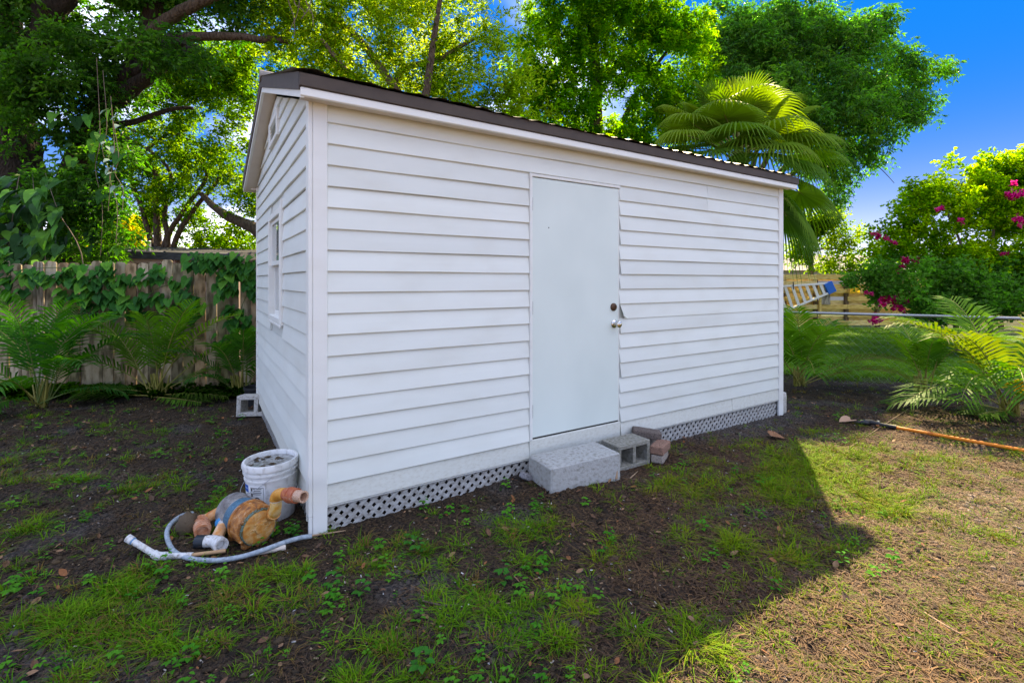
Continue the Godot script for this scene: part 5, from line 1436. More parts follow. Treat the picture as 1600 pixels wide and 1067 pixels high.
func frond(parent: Node3D, base: Vector3, yaw: float, length: float, lean: float, sag: float, mt: Material, tone: Color, leaf_len := 0.3, pairs := 25) -> void:
	# lean: angle of the stalk from the vertical; sag: how strongly it arches over
	var out := Vector3(sin(yaw), 0, cos(yaw))
	var mb := MB.new()
	var pts := []
	var n := 14
	for k in n + 1:
		var s := float(k) / n
		var ang := lean + sag * s * s
		if k == 0: pts.append(base)
		else: pts.append(pts[k - 1] + (out * sin(ang) + Vector3.UP * cos(ang)) * length / n)
		if pts[k].y + parent.position.y < 0.03: pts[k].y = 0.03 - parent.position.y
	var rad := []
	for k in n + 1: rad.append(lerpf(0.009, 0.0022, float(k) / n))
	var side := Vector3.UP.cross(out).normalized()
	for k in pairs:
		var f := lerpf(0.30, 0.985, float(k) / (pairs - 1))
		var fi := f * n
		var i := mini(int(fi), n - 1)
		var p: Vector3 = pts[i].lerp(pts[i + 1], fi - i)
		var tang: Vector3 = (pts[i + 1] - pts[i]).normalized()
		var up := side.cross(tang).normalized()
		var g := (f - 0.30) / 0.70
		var ll := leaf_len * (0.55 + 0.75 * sin(PI * clampf(0.18 + g * 0.8, 0, 1))) * rr(0.9, 1.1)
		for sgn in [-1.0, 1.0]:
			var d: Vector3 = (tang * (0.55 + 0.6 * g) + side * sgn * 0.9 + up * -0.28 + Vector3(rr(-1, 1), rr(-1, 1), rr(-1, 1)) * 0.07).normalized()
			var wd: Vector3 = d.cross(up).normalized() * ll * 0.035
			var a := p
			var b: Vector3 = p + d * ll * 0.5 + Vector3.DOWN * ll * 0.03
			var c: Vector3 = p + d * ll * 0.96 + Vector3.DOWN * ll * (0.22 + 0.1 * rng.randf())
			for q in [a, b, c]:
				pass
			if c.y + parent.position.y < 0.01: c.y = 0.01 - parent.position.y
			var col := tone * rr(0.8, 1.2)
			col.a = 1.0
			mb.quad(a - wd * 0.5, a + wd * 0.5, b + wd, b - wd, col)
			mb.tri(b - wd, b + wd, c, col)
	var fr := part(parent, "frond", mb.mesh(), mt)
	var st := MB.new()
	st.tube(pts, rad, 6)
	part(fr, "rachis", st.mesh(), M.cane if tone.r > 0.055 else M.stem)

func areca(label: String, base: Vector3, specs: Array, tone0: Color, tone1: Color) -> Node3D:
	var p := thing("areca_palm", label, "palm", base, "young feather palms along the yard edges")
	for s in specs:
		var t := tone0.lerp(tone1, rng.randf())
		if s.size() > 5: t = s[5]
		frond(p, Vector3(rr(-0.07, 0.07), 0, rr(-0.07, 0.07)), deg_to_rad(s[0]), s[1], deg_to_rad(s[2]), deg_to_rad(s[3]), M.palm_leaf, t, s[4])
	var canes := MB.new()
	for k in 9:
		var a := Vector3(rr(-0.08, 0.08), -0.02, rr(-0.06, 0.06))
		canes.tube([a, a + Vector3(rr(-0.05, 0.05), rr(0.15, 0.4), rr(-0.04, 0.04))], [0.014, 0.009], 6)
	part(p, "stem", canes.mesh(), M.cane)
	return p

func build_palms() -> void:
	var dk0 := Color(0.04, 0.15, 0.025)
	var dk1 := Color(0.075, 0.22, 0.028)
	var md0 := Color(0.08, 0.22, 0.022)
	var md1 := Color(0.15, 0.30, 0.025)
	# yaw 0 points to the camera, 90 to the right
	areca("dark green feather palm in front of the fence at the far left", gp(66, 634), [[80, 1.5, 20, 60, 0.34], [60, 1.2, 35, 70, 0.32], [100, 1.4, 32, 60, 0.32], [-90, 1.4, 20, 60, 0.34], [-60, 1.2, 35, 70, 0.32], [20, 1.0, 40, 90, 0.3], [0, 0.8, 60, 100, 0.28], [130, 1.3, 15, 60, 0.34], [200, 1.4, 20, 50, 0.34], [-120, 1.4, 25, 60, 0.34], [95, 1.0, 65, 50, 0.26], [10, 1.5, 8, 45, 0.3], [70, 1.4, 8, 50, 0.3]], dk0, dk1)
	areca("yellow stemmed feather palm in the middle of the picket fence", gp(243, 622), [[60, 1.5, 18, 45, 0.3], [85, 1.6, 30, 50, 0.28], [95, 1.6, 45, 45, 0.26], [-85, 1.4, 30, 45, 0.3], [-70, 1.3, 45, 60, 0.3], [-95, 1.2, 22, 40, 0.3], [20, 1.2, 12, 40, 0.3], [170, 1.4, 10, 40, 0.3], [100, 1.3, 15, 40, 0.3], [80, 1.0, 84, 12, 0.26, Color(0.12, 0.2, 0.03)], [70, 0.9, 88, 5, 0.24], [-80, 0.9, 85, 10, 0.26], [-60, 0.8, 70, 40, 0.26], [120, 1.1, 60, 40, 0.26]], Color(0.09, 0.23, 0.025), Color(0.16, 0.30, 0.03))
	areca("small feather palm and creeper in the fence's shady end by the shed", Vector3(-3.46, 0, -6.2), [[0, 1.0, 20, 60, 0.26], [80, 0.9, 30, 60, 0.26], [-70, 1.0, 30, 60, 0.26], [-20, 0.8, 45, 60, 0.24], [30, 1.0, 10, 50, 0.26]], dk0, md0)
	areca("leafy feather palm beside the shed's far right corner", gp(1250, 602), [[0, 1.2, 20, 60, 0.34], [60, 1.1, 18, 50, 0.28], [-60, 1.2, 20, 70, 0.34], [-90, 1.1, 30, 60, 0.34], [30, 0.9, 40, 80, 0.28], [-20, 1.1, 40, 90, 0.32], [120, 1.2, 25, 50, 0.34], [180, 1.1, 20, 50, 0.34], [75, 1.3, 55, 50, 0.3, Color(0.14, 0.17, 0.03)], [55, 1.2, 60, 55, 0.28, Color(0.16, 0.17, 0.03)], [-40, 1.3, 12, 50, 0.34]], md0, md1)
	areca("bushy feather palm in the middle against the chain link fence", gp(1440, 612), [[-30, 0.9, 18, 50, 0.26], [-80, 0.9, 18, 45, 0.26], [40, 1.0, 22, 50, 0.28], [180, 1.0, 12, 40, 0.24], [15, 1.0, 8, 45, 0.24]], dk0, md1)
	areca("golden stemmed feather palm with sunlit arching fronds at the far right", gp(1577, 648), [[-70, 1.5, 22, 80, 0.36, Color(0.17, 0.22, 0.03)], [-95, 1.7, 28, 70, 0.36, Color(0.15, 0.22, 0.03)], [-40, 1.5, 35, 105, 0.34], [-60, 1.5, 45, 90, 0.34], [-80, 1.4, 60, 60, 0.32], [60, 1.4, 20, 60, 0.36], [100, 1.5, 30, 60, 0.36], [-20, 1.1, 50, 95, 0.3], [170, 1.5, 15, 50, 0.36], [-130, 1.5, 25, 60, 0.36], [20, 1.6, 6, 40, 0.36, Color(0.16, 0.22, 0.03)], [-100, 1.2, 75, 35, 0.3], [-75, 0.55, 84, 15, 0.26], [-15, 0.8, 20, 150, 0.3, Color(0.34, 0.19, 0.02)]], md0, md1)

# ---------------------------------------------------------------- fences and what hangs on them
func picket_mesh(h: float, w: float, seed_n: int) -> ArrayMesh:
	var mb := MB.new()
	var r := RandomNumberGenerator.new()
	r.seed = seed_n
	var t := 0.018
	var c := w * 0.26
	var o := [Vector2(-w / 2, -0.05), Vector2(w / 2, -0.05), Vector2(w / 2 - r.randf() * 0.004, h - c), Vector2(w / 2 - c * 0.35, h - c * 0.35), Vector2(w / 2 - c, h - r.randf() * 0.01), Vector2(-w / 2 + c, h), Vector2(-w / 2 + c * 0.35, h - c * 0.35), Vector2(-w / 2, h - c)]
	for k in range(1, o.size() - 1):
		mb.tri(Vector3(o[0].x, o[0].y, t / 2), Vector3(o[k].x, o[k].y, t / 2), Vector3(o[k + 1].x, o[k + 1].y, t / 2))
		mb.tri(Vector3(o[0].x, o[0].y, -t / 2), Vector3(o[k + 1].x, o[k + 1].y, -t / 2), Vector3(o[k].x, o[k].y, -t / 2))
	for k in o.size():
		var a: Vector2 = o[k]
		var b: Vector2 = o[(k + 1) % o.size()]
		mb.quad(Vector3(a.x, a.y, -t / 2), Vector3(b.x, b.y, -t / 2), Vector3(b.x, b.y, t / 2), Vector3(a.x, a.y, t / 2))
	return mb.mesh()

func build_picket_fence() -> void:
	var z := -6.52
	var f := thing("picket_fence", "weathered grey wooden picket fence overgrown with vine", "fence", Vector3(-5.2, 0, z))
	var kinds := []
	for k in 6: kinds.append(picket_mesh(1.0, 1.0, k))
	var x := -11.5
	var k := 0
	while x < 1.2:
		var px := 800.0 + x / 6.52 * F
		var h := 1.715 + 0.02 * sin(k * 1.3) + rr(-0.018, 0.018)
		var w := 0.140 + rr(-0.006, 0.005)
		var m: Material = M["picket%d" % [0, 1, 0, 2, 4, 1, 3, 0, 1, 4][rng.randi() % 10]]
		if absf(px - 62.0) < 9.0: m = M.white_picket
		if absf(px - 196.0) < 9.0: m = M.picket3; h += 0.02
		if absf(px - 314.0) < 9.0: m = M.picket3
		var pm := picket_mesh(h, w, k)
		part(f, "picket", pm, m, Transform3D(Basis(Vector3(0, 0, 1), rr(-0.008, 0.008)) * Basis(Vector3.UP, rr(-0.02, 0.02)), Vector3(x + 5.2, 0.0, rr(-0.004, 0.006))))
		x += w + rr(0.006, 0.022)
		k += 1
	for y in [0.3, 0.9, 1.5]:
		part(f, "rail", simple_box(Vector3(-6.3, y - 0.045, -0.06), Vector3(6.5, y + 0.045, -0.02), 0.004), M.picket1)
	for q in 7:
		part(f, "post", simple_box(Vector3(-6.3 + q * 2.0, -0.05, -0.16), Vector3(-6.2 + q * 2.0, 1.62, -0.065), 0.006), M.picket1)
	# ---- heart-leaved vine on the fence: each leaf by itself
	var leaf := [heart_mesh(0.135, 0.118, 0.16, 1, true), heart_mesh(0.12, 0.115, 0.28, 2, true), heart_mesh(0.14, 0.12, 0.08, 4, true)]
	var vm := [vine_mat(Color(0.03, 0.125, 0.014)), vine_mat(Color(0.022, 0.095, 0.014)), vine_mat(Color(0.045, 0.16, 0.016)), vine_mat(Color(0.09, 0.24, 0.02))]
	var patches := [["heart leaved vine draped over the left part of the picket fence", [[20, 450, 45, 22, 16], [75, 437, 45, 12, 15], [130, 432, 40, 14, 20], [160, 462, 38, 26, 34], [115, 470, 25, 14, 10], [165, 490, 20, 12, 6], [165, 425, 14, 10, 5], [5, 425, 14, 30, 12]]],
		["heart leaved vine trailing across the middle of the picket fence", [[232, 437, 28, 10, 10], [243, 474, 30, 11, 10], [215, 478, 12, 9, 5], [272, 442, 10, 10, 3], [290, 455, 14, 14, 5], [302, 477, 14, 12, 7], [246, 424, 8, 6, 2], [303, 500, 8, 10, 3], [212, 490, 20, 10, 5]]],
		["heart leaved vine heaped over the fence top beside the shed", [[315, 412, 22, 12, 14], [345, 420, 28, 16, 24], [385, 420, 20, 18, 16], [355, 455, 16, 16, 9], [372, 440, 18, 20, 12], [398, 445, 8, 25, 8], [370, 500, 18, 16, 10], [380, 525, 20, 14, 10], [360, 540, 22, 12, 8]]]]
	for pa in patches:
		var first: Array = pa[1][0]
		var v := thing("heart_leaf_vine", pa[0], "vine", spot(first[0], first[1], 6.42) * Vector3(1, 0, 1), "heart leaved vines on the picket fence")
		var st := MB.new()
		var prev := Vector3.ZERO
		for c in pa[1]:
			var cp := spot(c[0], c[1], 6.47) - v.position
			if prev != Vector3.ZERO: st.tube(smooth_path([prev, prev.lerp(cp, 0.5) + Vector3(0, 0.06, 0.02), cp], 4), [0.005], 5)
			prev = cp
			for i in int(c[4] * 1.9):
				var s := rr(0.7, 1.12)
				hang_leaf(v, leaf[rng.randi() % 3], vm[[0, 0, 1, 1, 2, 2, 3][rng.randi() % 7]], spot(c[0] + rr(-c[2], c[2]), c[1] + rr(-c[3], c[3]) - 6.0, 6.42 - rr(0.0, 0.10)), s)
		part(v, "stem", st.mesh(), M.stem)
	var g := thing("fern_clump", "low dark green undergrowth along the foot of the picket fence", "undergrowth", Vector3(-4.5, 0, -6.2))
	g.set_meta("kind", "stuff")
	var where := []
	var cols := []
	for i in 260:
		var gx := rr(-7.2, -2.9)
		where.append(Transform3D(turned(rr(0, TAU), rr(-0.2, 0.2), 0, rr(0.5, 1.1)), Vector3(gx, 0.03 + rr(0, 0.08), -rr(6.0, 6.45)) - g.position))
		cols.append(Color(0.03, 0.085, 0.02).lerp(Color(0.055, 0.14, 0.02), rng.randf()))
	scatter(g, "foliage", clump(26, 0.13, 0.07, 0.045, 0.0, 120), M.leaf, where, cols)

func build_low_roof() -> void:
	var b := thing("neighbour_shed", "low neighbouring shed with grey felt roof and pinkish fascia behind the picket fence", "shed", Vector3(-7.0, 0, -9.4))
	var roof := mat(lin(0.10, 0.105, 0.115), 0.8, noise_tex(0.02, [[0.0, grey(0.55)], [1.0, grey(1)]], 4, 131), Vector3(0.5, 3, 3))
	var y0 := 2.02
	var r := MB.new()
	var q := [Vector3(-1.7, y0 + 0.03, 0.6), Vector3(1.95, y0 - 0.07, 0.6), Vector3(1.85, y0 + 0.13, -1.8), Vector3(-1.7, y0 + 0.22, -1.8)]
	r.quad(q[0], q[1], q[2], q[3])
	var dn := Vector3(0, -0.135, 0)
	r.quad(q[0] + dn, q[1] + dn, q[1], q[0]); r.quad(q[1] + dn, q[2] + dn, q[2], q[1]); r.quad(q[3] + dn, q[0] + dn, q[0], q[3])
	part(b, "roof", r.mesh(), roof)
	for k in 7:
		part(b, "roof_batten", simple_box(Vector3(-1.6 + k * 0.58, 0, -2.3), Vector3(-1.56 + k * 0.58, 0.03, 0.0)), roof, Transform3D(Basis(Vector3.RIGHT, 0.085), Vector3(0, y0 + 0.015 - 0.027 * (k * 0.58 - 0.1), 0.59)))
	part(b, "fascia_board", simple_box(Vector3(-1.68, y0 - 0.235, 0.50), Vector3(0.9, y0 - 0.14, 0.56), 0.004), mat(lin(0.55, 0.36, 0.30), 0.8))
	part(b, "wall", simple_box(Vector3(-1.6, 0, -1.7), Vector3(1.8, y0 - 0.10, 0.45)), mat(lin(0.32, 0.24, 0.2), 0.85))
	part(b, "vent_pipe", simple_box(Vector3(-0.03, 0, -0.03), Vector3(0.03, 0.2, 0.03), 0.01), M.galv, Transform3D(Basis(), Vector3(0.35, y0 - 0.02, 0.45)))
	part(b, "stovepipe", simple_box(Vector3(-0.03, 0, -0.03), Vector3(0.03, 0.28, 0.03), 0.01), mat(lin(0.2, 0.15, 0.12), 0.8), Transform3D(Basis(), Vector3(-0.28, y0 - 0.17, 0.62)))
	# further houses whose roofs just show
	var h := thing("far_house", "grey roofed far house showing just above the yellow fence", "house", Vector3(15.2, 0, -27))
	part(h, "wall", simple_box(Vector3(-5, 0, -4), Vector3(5, 2.1, 2.4)), mat(lin(0.5, 0.47, 0.42), 0.85))
	var hr := MB.new()
	hr.quad(Vector3(-5.4, 2.0, 2.9), Vector3(5.4, 2.0, 2.9), Vector3(4.6, 2.95, -0.8), Vector3(-4.6, 2.95, -0.8))
	hr.quad(Vector3(5.4, 2.0, -4.5), Vector3(-5.4, 2.0, -4.5), Vector3(-4.6, 2.95, -0.8), Vector3(4.6, 2.95, -0.8))
	hr.tri(Vector3(-5.4, 2.0, -4.5), Vector3(-5.4, 2.0, 2.9), Vector3(-4.6, 2.95, -0.8))
	hr.tri(Vector3(5.4, 2.0, 2.9), Vector3(5.4, 2.0, -4.5), Vector3(4.6, 2.95, -0.8))
	part(h, "roof", hr.mesh(), mat(lin(0.30, 0.27, 0.26), 0.85, noise_tex(0.05, [[0.0, grey(0.7)], [1.0, grey(1)]], 3, 133), Vector3(0.6, 2, 2)))

func build_yellow_fence() -> void:
	var z := -15.0
	var f := thing("pine_fence", "yellow pine board on board fence at the end of the lawn", "fence", Vector3(9.0, 0, z))
	var board := func(x0: float, x1: float, y: float, w: float, dz: float) -> void:
		part(f, "board", simple_box(Vector3(x0, y, dz - 0.012), Vector3(x1, y + w, dz + 0.012), 0.003), M["pine%d" % (rng.randi() % 3)], Transform3D(Basis(Vector3(0, 0, 1), rr(-0.003, 0.003)), Vector3.ZERO))
	# posts at bearings 1275, 1320 and 1358, others beyond the frame of view
	var posts := [-2.6, -0.65, 0.31, 1.25, 2.2, 4.0, 6.0, 8.0]
	for i in posts.size():
		part(f, "post", simple_box(Vector3(posts[i] - 0.05, -0.05, -0.05), Vector3(posts[i] + 0.05, 1.66, 0.05), 0.006), M.pine_post)
	for i in posts.size() - 1:
		var x0: float = posts[i] + (0.0 if i else 0.0)
		var x1: float = posts[i + 1]
		board.call(x0 + 0.003, x1 - 0.003, 1.50, 0.165, 0.066)
		for k in 6:
			if not (i == 2 and k % 2 == 1): board.call(x0 + 0.003, x1 - 0.003, 0.27 + 0.245 * k - 0.25 + 0.10, 0.135, 0.065)
			board.call(x0 + 0.003, x1 - 0.003, 0.27 + 0.245 * k - 0.02, 0.135, -0.065)
	part(f, "gate_panel", simple_box(Vector3(0.40, 0.75, 0.082), Vector3(0.70, 1.05, 0.10), 0.004), M.white_picket)
	part(f, "gate_stile", simple_box(Vector3(0.36, 0.1, 0.081), Vector3(0.43, 1.42, 0.11), 0.004), M.pine0)
	part(f, "base_board", simple_box(Vector3(-2.6, 0.02, 0.082), Vector3(-0.60, 0.20, 0.12), 0.004), M.pine2)
	part(f, "base_rail", simple_box(Vector3(-2.6, 0.32, 0.082), Vector3(-0.60, 0.46, 0.13), 0.01), mat(lin(0.02, 0.02, 0.022), 0.6))
	var sheet := MB.new()
	var cols := 7
	for j in 6:
		for i in cols:
			var u := i / 6.0
			var v := j / 5.0
			sheet.vert(Vector3((u - 0.5) * 0.30 * (0.7 + 0.3 * minf(1.0, v * 3.0)), -v * 0.34 - 0.05 * absf(u - 0.5), 0.02 * sin(u * 9.0 + v * 4.0)), Vector3(0.2 * cos(u * 9.0 + v * 4.0), 0, 1).normalized())
	for j in 5:
		for i in cols - 1:
			var a := j * cols + i
			sheet.face(a, a + 1, a + cols + 1); sheet.face(a, a + cols + 1, a + cols)
	var ym := mat(lin(0.78, 0.5, 0.02), 0.6); ym.cull_mode = BaseMaterial3D.CULL_DISABLED; ym.backlight_enabled = true; ym.backlight = Color(0.9, 0.7, 0.1)
	whole("hanging_cloth", sheet.mesh(), ym, "bright yellow cloth hanging on the pine fence right of the ladder", "cloth", Transform3D(Basis(), spot(1337, 440, 14.8)))
	# ---- step ladder hung on its side
	var zl := 14.84
	var l := thing("ladder", "aluminium step ladder with blue top hung sideways on the yellow fence", "ladder", spot(1260, 470, zl))
	var o := l.position
	var alu := mat(lin(0.62, 0.62, 0.60), 0.35); alu.metallic = 0.5
	var u0 := spot(1200, 449, zl) - o
	var u1 := spot(1296, 442.5, zl) - o
	var w0 := spot(1214, 492, zl) - o
	var w1 := spot(1302, 455, zl) - o
	for r in [[u0, u1], [w0, w1]]:
		var rail := MB.new()
		var d: Vector3 = (r[1] - r[0]).normalized()
		rail.box(Vector3(-0.025, -0.03, -0.012), Vector3((r[1] - r[0]).length(), 0.03, 0.012), 0.003, Color.WHITE, Transform3D(Basis(d, Vector3(0, 0, 1).cross(d), Vector3(0, 0, 1)), r[0]))
		part(l, "side_rail", rail.mesh(), alu)
	for k in 8:
		var t := 0.06 + 0.115 * k
		var a := u0.lerp(u1, t)
		var b := w0.lerp(w1, t)
		var d := (b - a).normalized()
		var st := MB.new()
		st.box(Vector3(0, -0.045, -0.05), Vector3((b - a).length(), 0.045, -0.02), 0.004, Color.WHITE, Transform3D(Basis(d, Vector3(0, 0, 1).cross(d), Vector3(0, 0, 1)), a))
		part(l, "step", st.mesh(), alu)
	var cap := MB.new()
	var d := (w1 - u1).normalized()
	var ct := Transform3D(Basis(d, Vector3(0, 0, 1).cross(d), Vector3(0, 0, 1)), u1)
	cap.box(Vector3(-0.04, -0.16, -0.06), Vector3((w1 - u1).length() + 0.04, 0.10, 0.03), 0.012, Color.WHITE, ct)
	part(l, "top_cap", cap.mesh(), mat(lin(0.01, 0.12, 0.50), 0.4))
	var hook := MB.new()
	hook.tube([spot(1240, 441, zl) - o, spot(1240.5, 452, zl - 0.06) - o], [0.015], 8)
	part(l, "hook", hook.mesh(), mat(lin(0.03, 0.03, 0.03), 0.6))

func build_chain_link() -> void:
	var a := Vector3(2.2, 1.0, -8.30)
	var b := Vector3(6.95, 1.0, -5.80)
	b = spot(1700, 497, 5.75); b.y = 1.0
	var mid := (a + b) * 0.5
	var f := thing("chain_link_fence", "low galvanised chain link fence with a round top rail between yard and lawn", "fence", mid * Vector3(1, 0, 1))
	var o := f.position
	var rail := MB.new()
	rail.tube([a - o, b - o], [0.020], 12)
	part(f, "top_rail", rail.mesh(), M.galv)
	for t in [0.02, 0.985]:
		var p := a.lerp(b, t) - o
		var po := MB.new()
		po.tube([Vector3(p.x, -0.05, p.z), Vector3(p.x, 0.975, p.z)], [0.026], 12)
		po.tube([Vector3(p.x, 0.93, p.z), Vector3(p.x, 0.96, p.z)], [0.031], 12)
		part(f, "post", po.mesh(), M.galv)
	var net := MB.new()
	var run := (b - a) * Vector3(1, 0, 1)
	var len := run.length()
	var d := run / len
	var nrm := d.cross(Vector3.UP)
	var pitch := 0.10
	var n := int(len / pitch)
	for i in n:
		var prev := Vector3.ZERO
		for k in 20:
			var x := (i + 0.5 * (k % 2) + 0.02) * pitch
			var p := a - o + d * x + Vector3.DOWN * (0.03 + k * pitch * 0.5) + nrm * (0.004 if k % 2 else -0.004)
			if k > 0: net.tube([prev, p], [0.0008], 3, Color.WHITE, 0.0, 0, false)
			prev = p
			if k == 19: break
		prev = Vector3.ZERO
		for k in 20:
			var x := (i + 1.0 - 0.5 * (k % 2) - 0.02) * pitch
			var p := a - o + d * x + Vector3.DOWN * (0.03 + k * pitch * 0.5) + nrm * (-0.004 if k % 2 else 0.004)
			if k > 0: net.tube([prev, p], [0.0008], 3, Color.WHITE, 0.0, 0, false)
			prev = p
	part(f, "wire_mesh", net.mesh(), M.galv).set_meta("kind", "stuff")

func build_pole() -> void:
	var a := gp(1396, 671) + Vector3(0, 0.03, 0)
	var b := gp(1602, 711) + Vector3(0, 0.035, 0)
	var c := b + (b - a) * 0.9
	var p := thing("pole_tool", "orange fibreglass pole with a black tool head lying on the grass", "pole", a * Vector3(1, 0, 1))
	var m := MB.new()
	m.tube([a - p.position, b - p.position, c - p.position], [0.0155], 12)
	part(p, "shaft", m.mesh(), mat(lin(0.72, 0.22, 0.012), 0.35))
	m = MB.new()
	m.tube([a.lerp(b, 0.30) - p.position, a.lerp(b, 0.34) - p.position], [0.019], 12)
	part(p, "collar", m.mesh(), mat(lin(0.5, 0.14, 0.01), 0.4))
	m = MB.new()
	var d := (a - b).normalized()
	m.tube([a + d * -0.03 - p.position, a + d * 0.10 - p.position, a + d * 0.20 - p.position + Vector3(0, 0.01, 0.02)], [0.022, 0.020, 0.030], 10)
	m.lump(a + d * 0.22 - p.position + Vector3(0, 0.0, 0.0), Vector3(0.10, 0.028, 0.05), 0.4, 9)
	part(p, "tool_head", m.mesh(), mat(lin(0.018, 0.018, 0.02), 0.45))
	m = MB.new()
	m.lathe([Vector2(0, 0), Vector2(0.014, 0), Vector2(0.013, 0.02), Vector2(0, 0.022)], 12, Transform3D(Basis(), a + d * 0.12 - p.position + Vector3(0, 0.016, 0)))
	part(p, "metal_pin", m.mesh(), M.steel)

# ---------------------------------------------------------------- small growth and litter on the soil
func tuft(n: int, h: float, spread: float, w: float, seed_n: int, arch := 0.6) -> ArrayMesh:
	var r := RandomNumberGenerator.new()
	r.seed = seed_n
	var mb := MB.new()
	for k in n:
		var a := r.randf() * TAU
		var d := Vector3(cos(a), 0, sin(a))
		var s := Vector3(-d.z, 0, d.x) * w * r.randf_range(0.7, 1.2) * 0.5
		var p := d * spread * 0.35 * sqrt(r.randf()) + Vector3(r.randf_range(-1, 1), 0, r.randf_range(-1, 1)) * spread * 0.3
		var hh := h * r.randf_range(0.45, 1.1)
		var b := p + d * spread * r.randf_range(0.1, 0.5) + Vector3.UP * hh * 0.6
		var c := b + d * spread * arch * r.randf_range(0.5, 1.3) + Vector3.UP * hh * r.randf_range(-0.15, 0.4)
		var t := r.randf_range(0.75, 1.25)
		var col := Color(t * r.randf_range(0.85, 1.3), t, t)
		p.y = -0.01
		mb.quad(p - s, p + s, b + s * 0.8, b - s * 0.8, col)
		mb.tri(b - s * 0.8, b + s * 0.8, c, col)
	return mb.mesh()

func free_spot(x: float, d: float) -> bool:
	var s := shed_local(x, d)
	if s.x > -0.05 and s.x < SHED_L + 0.05 and s.y < 0.03 and s.y > -SHED_W - 0.05: return false
	if s.x > 1.55 and s.x < 2.75 and s.y < 0.36 and s.y > 0: return false
	if Vector2(x + 1.512, d - 3.085).length() < 0.15: return false
	return true

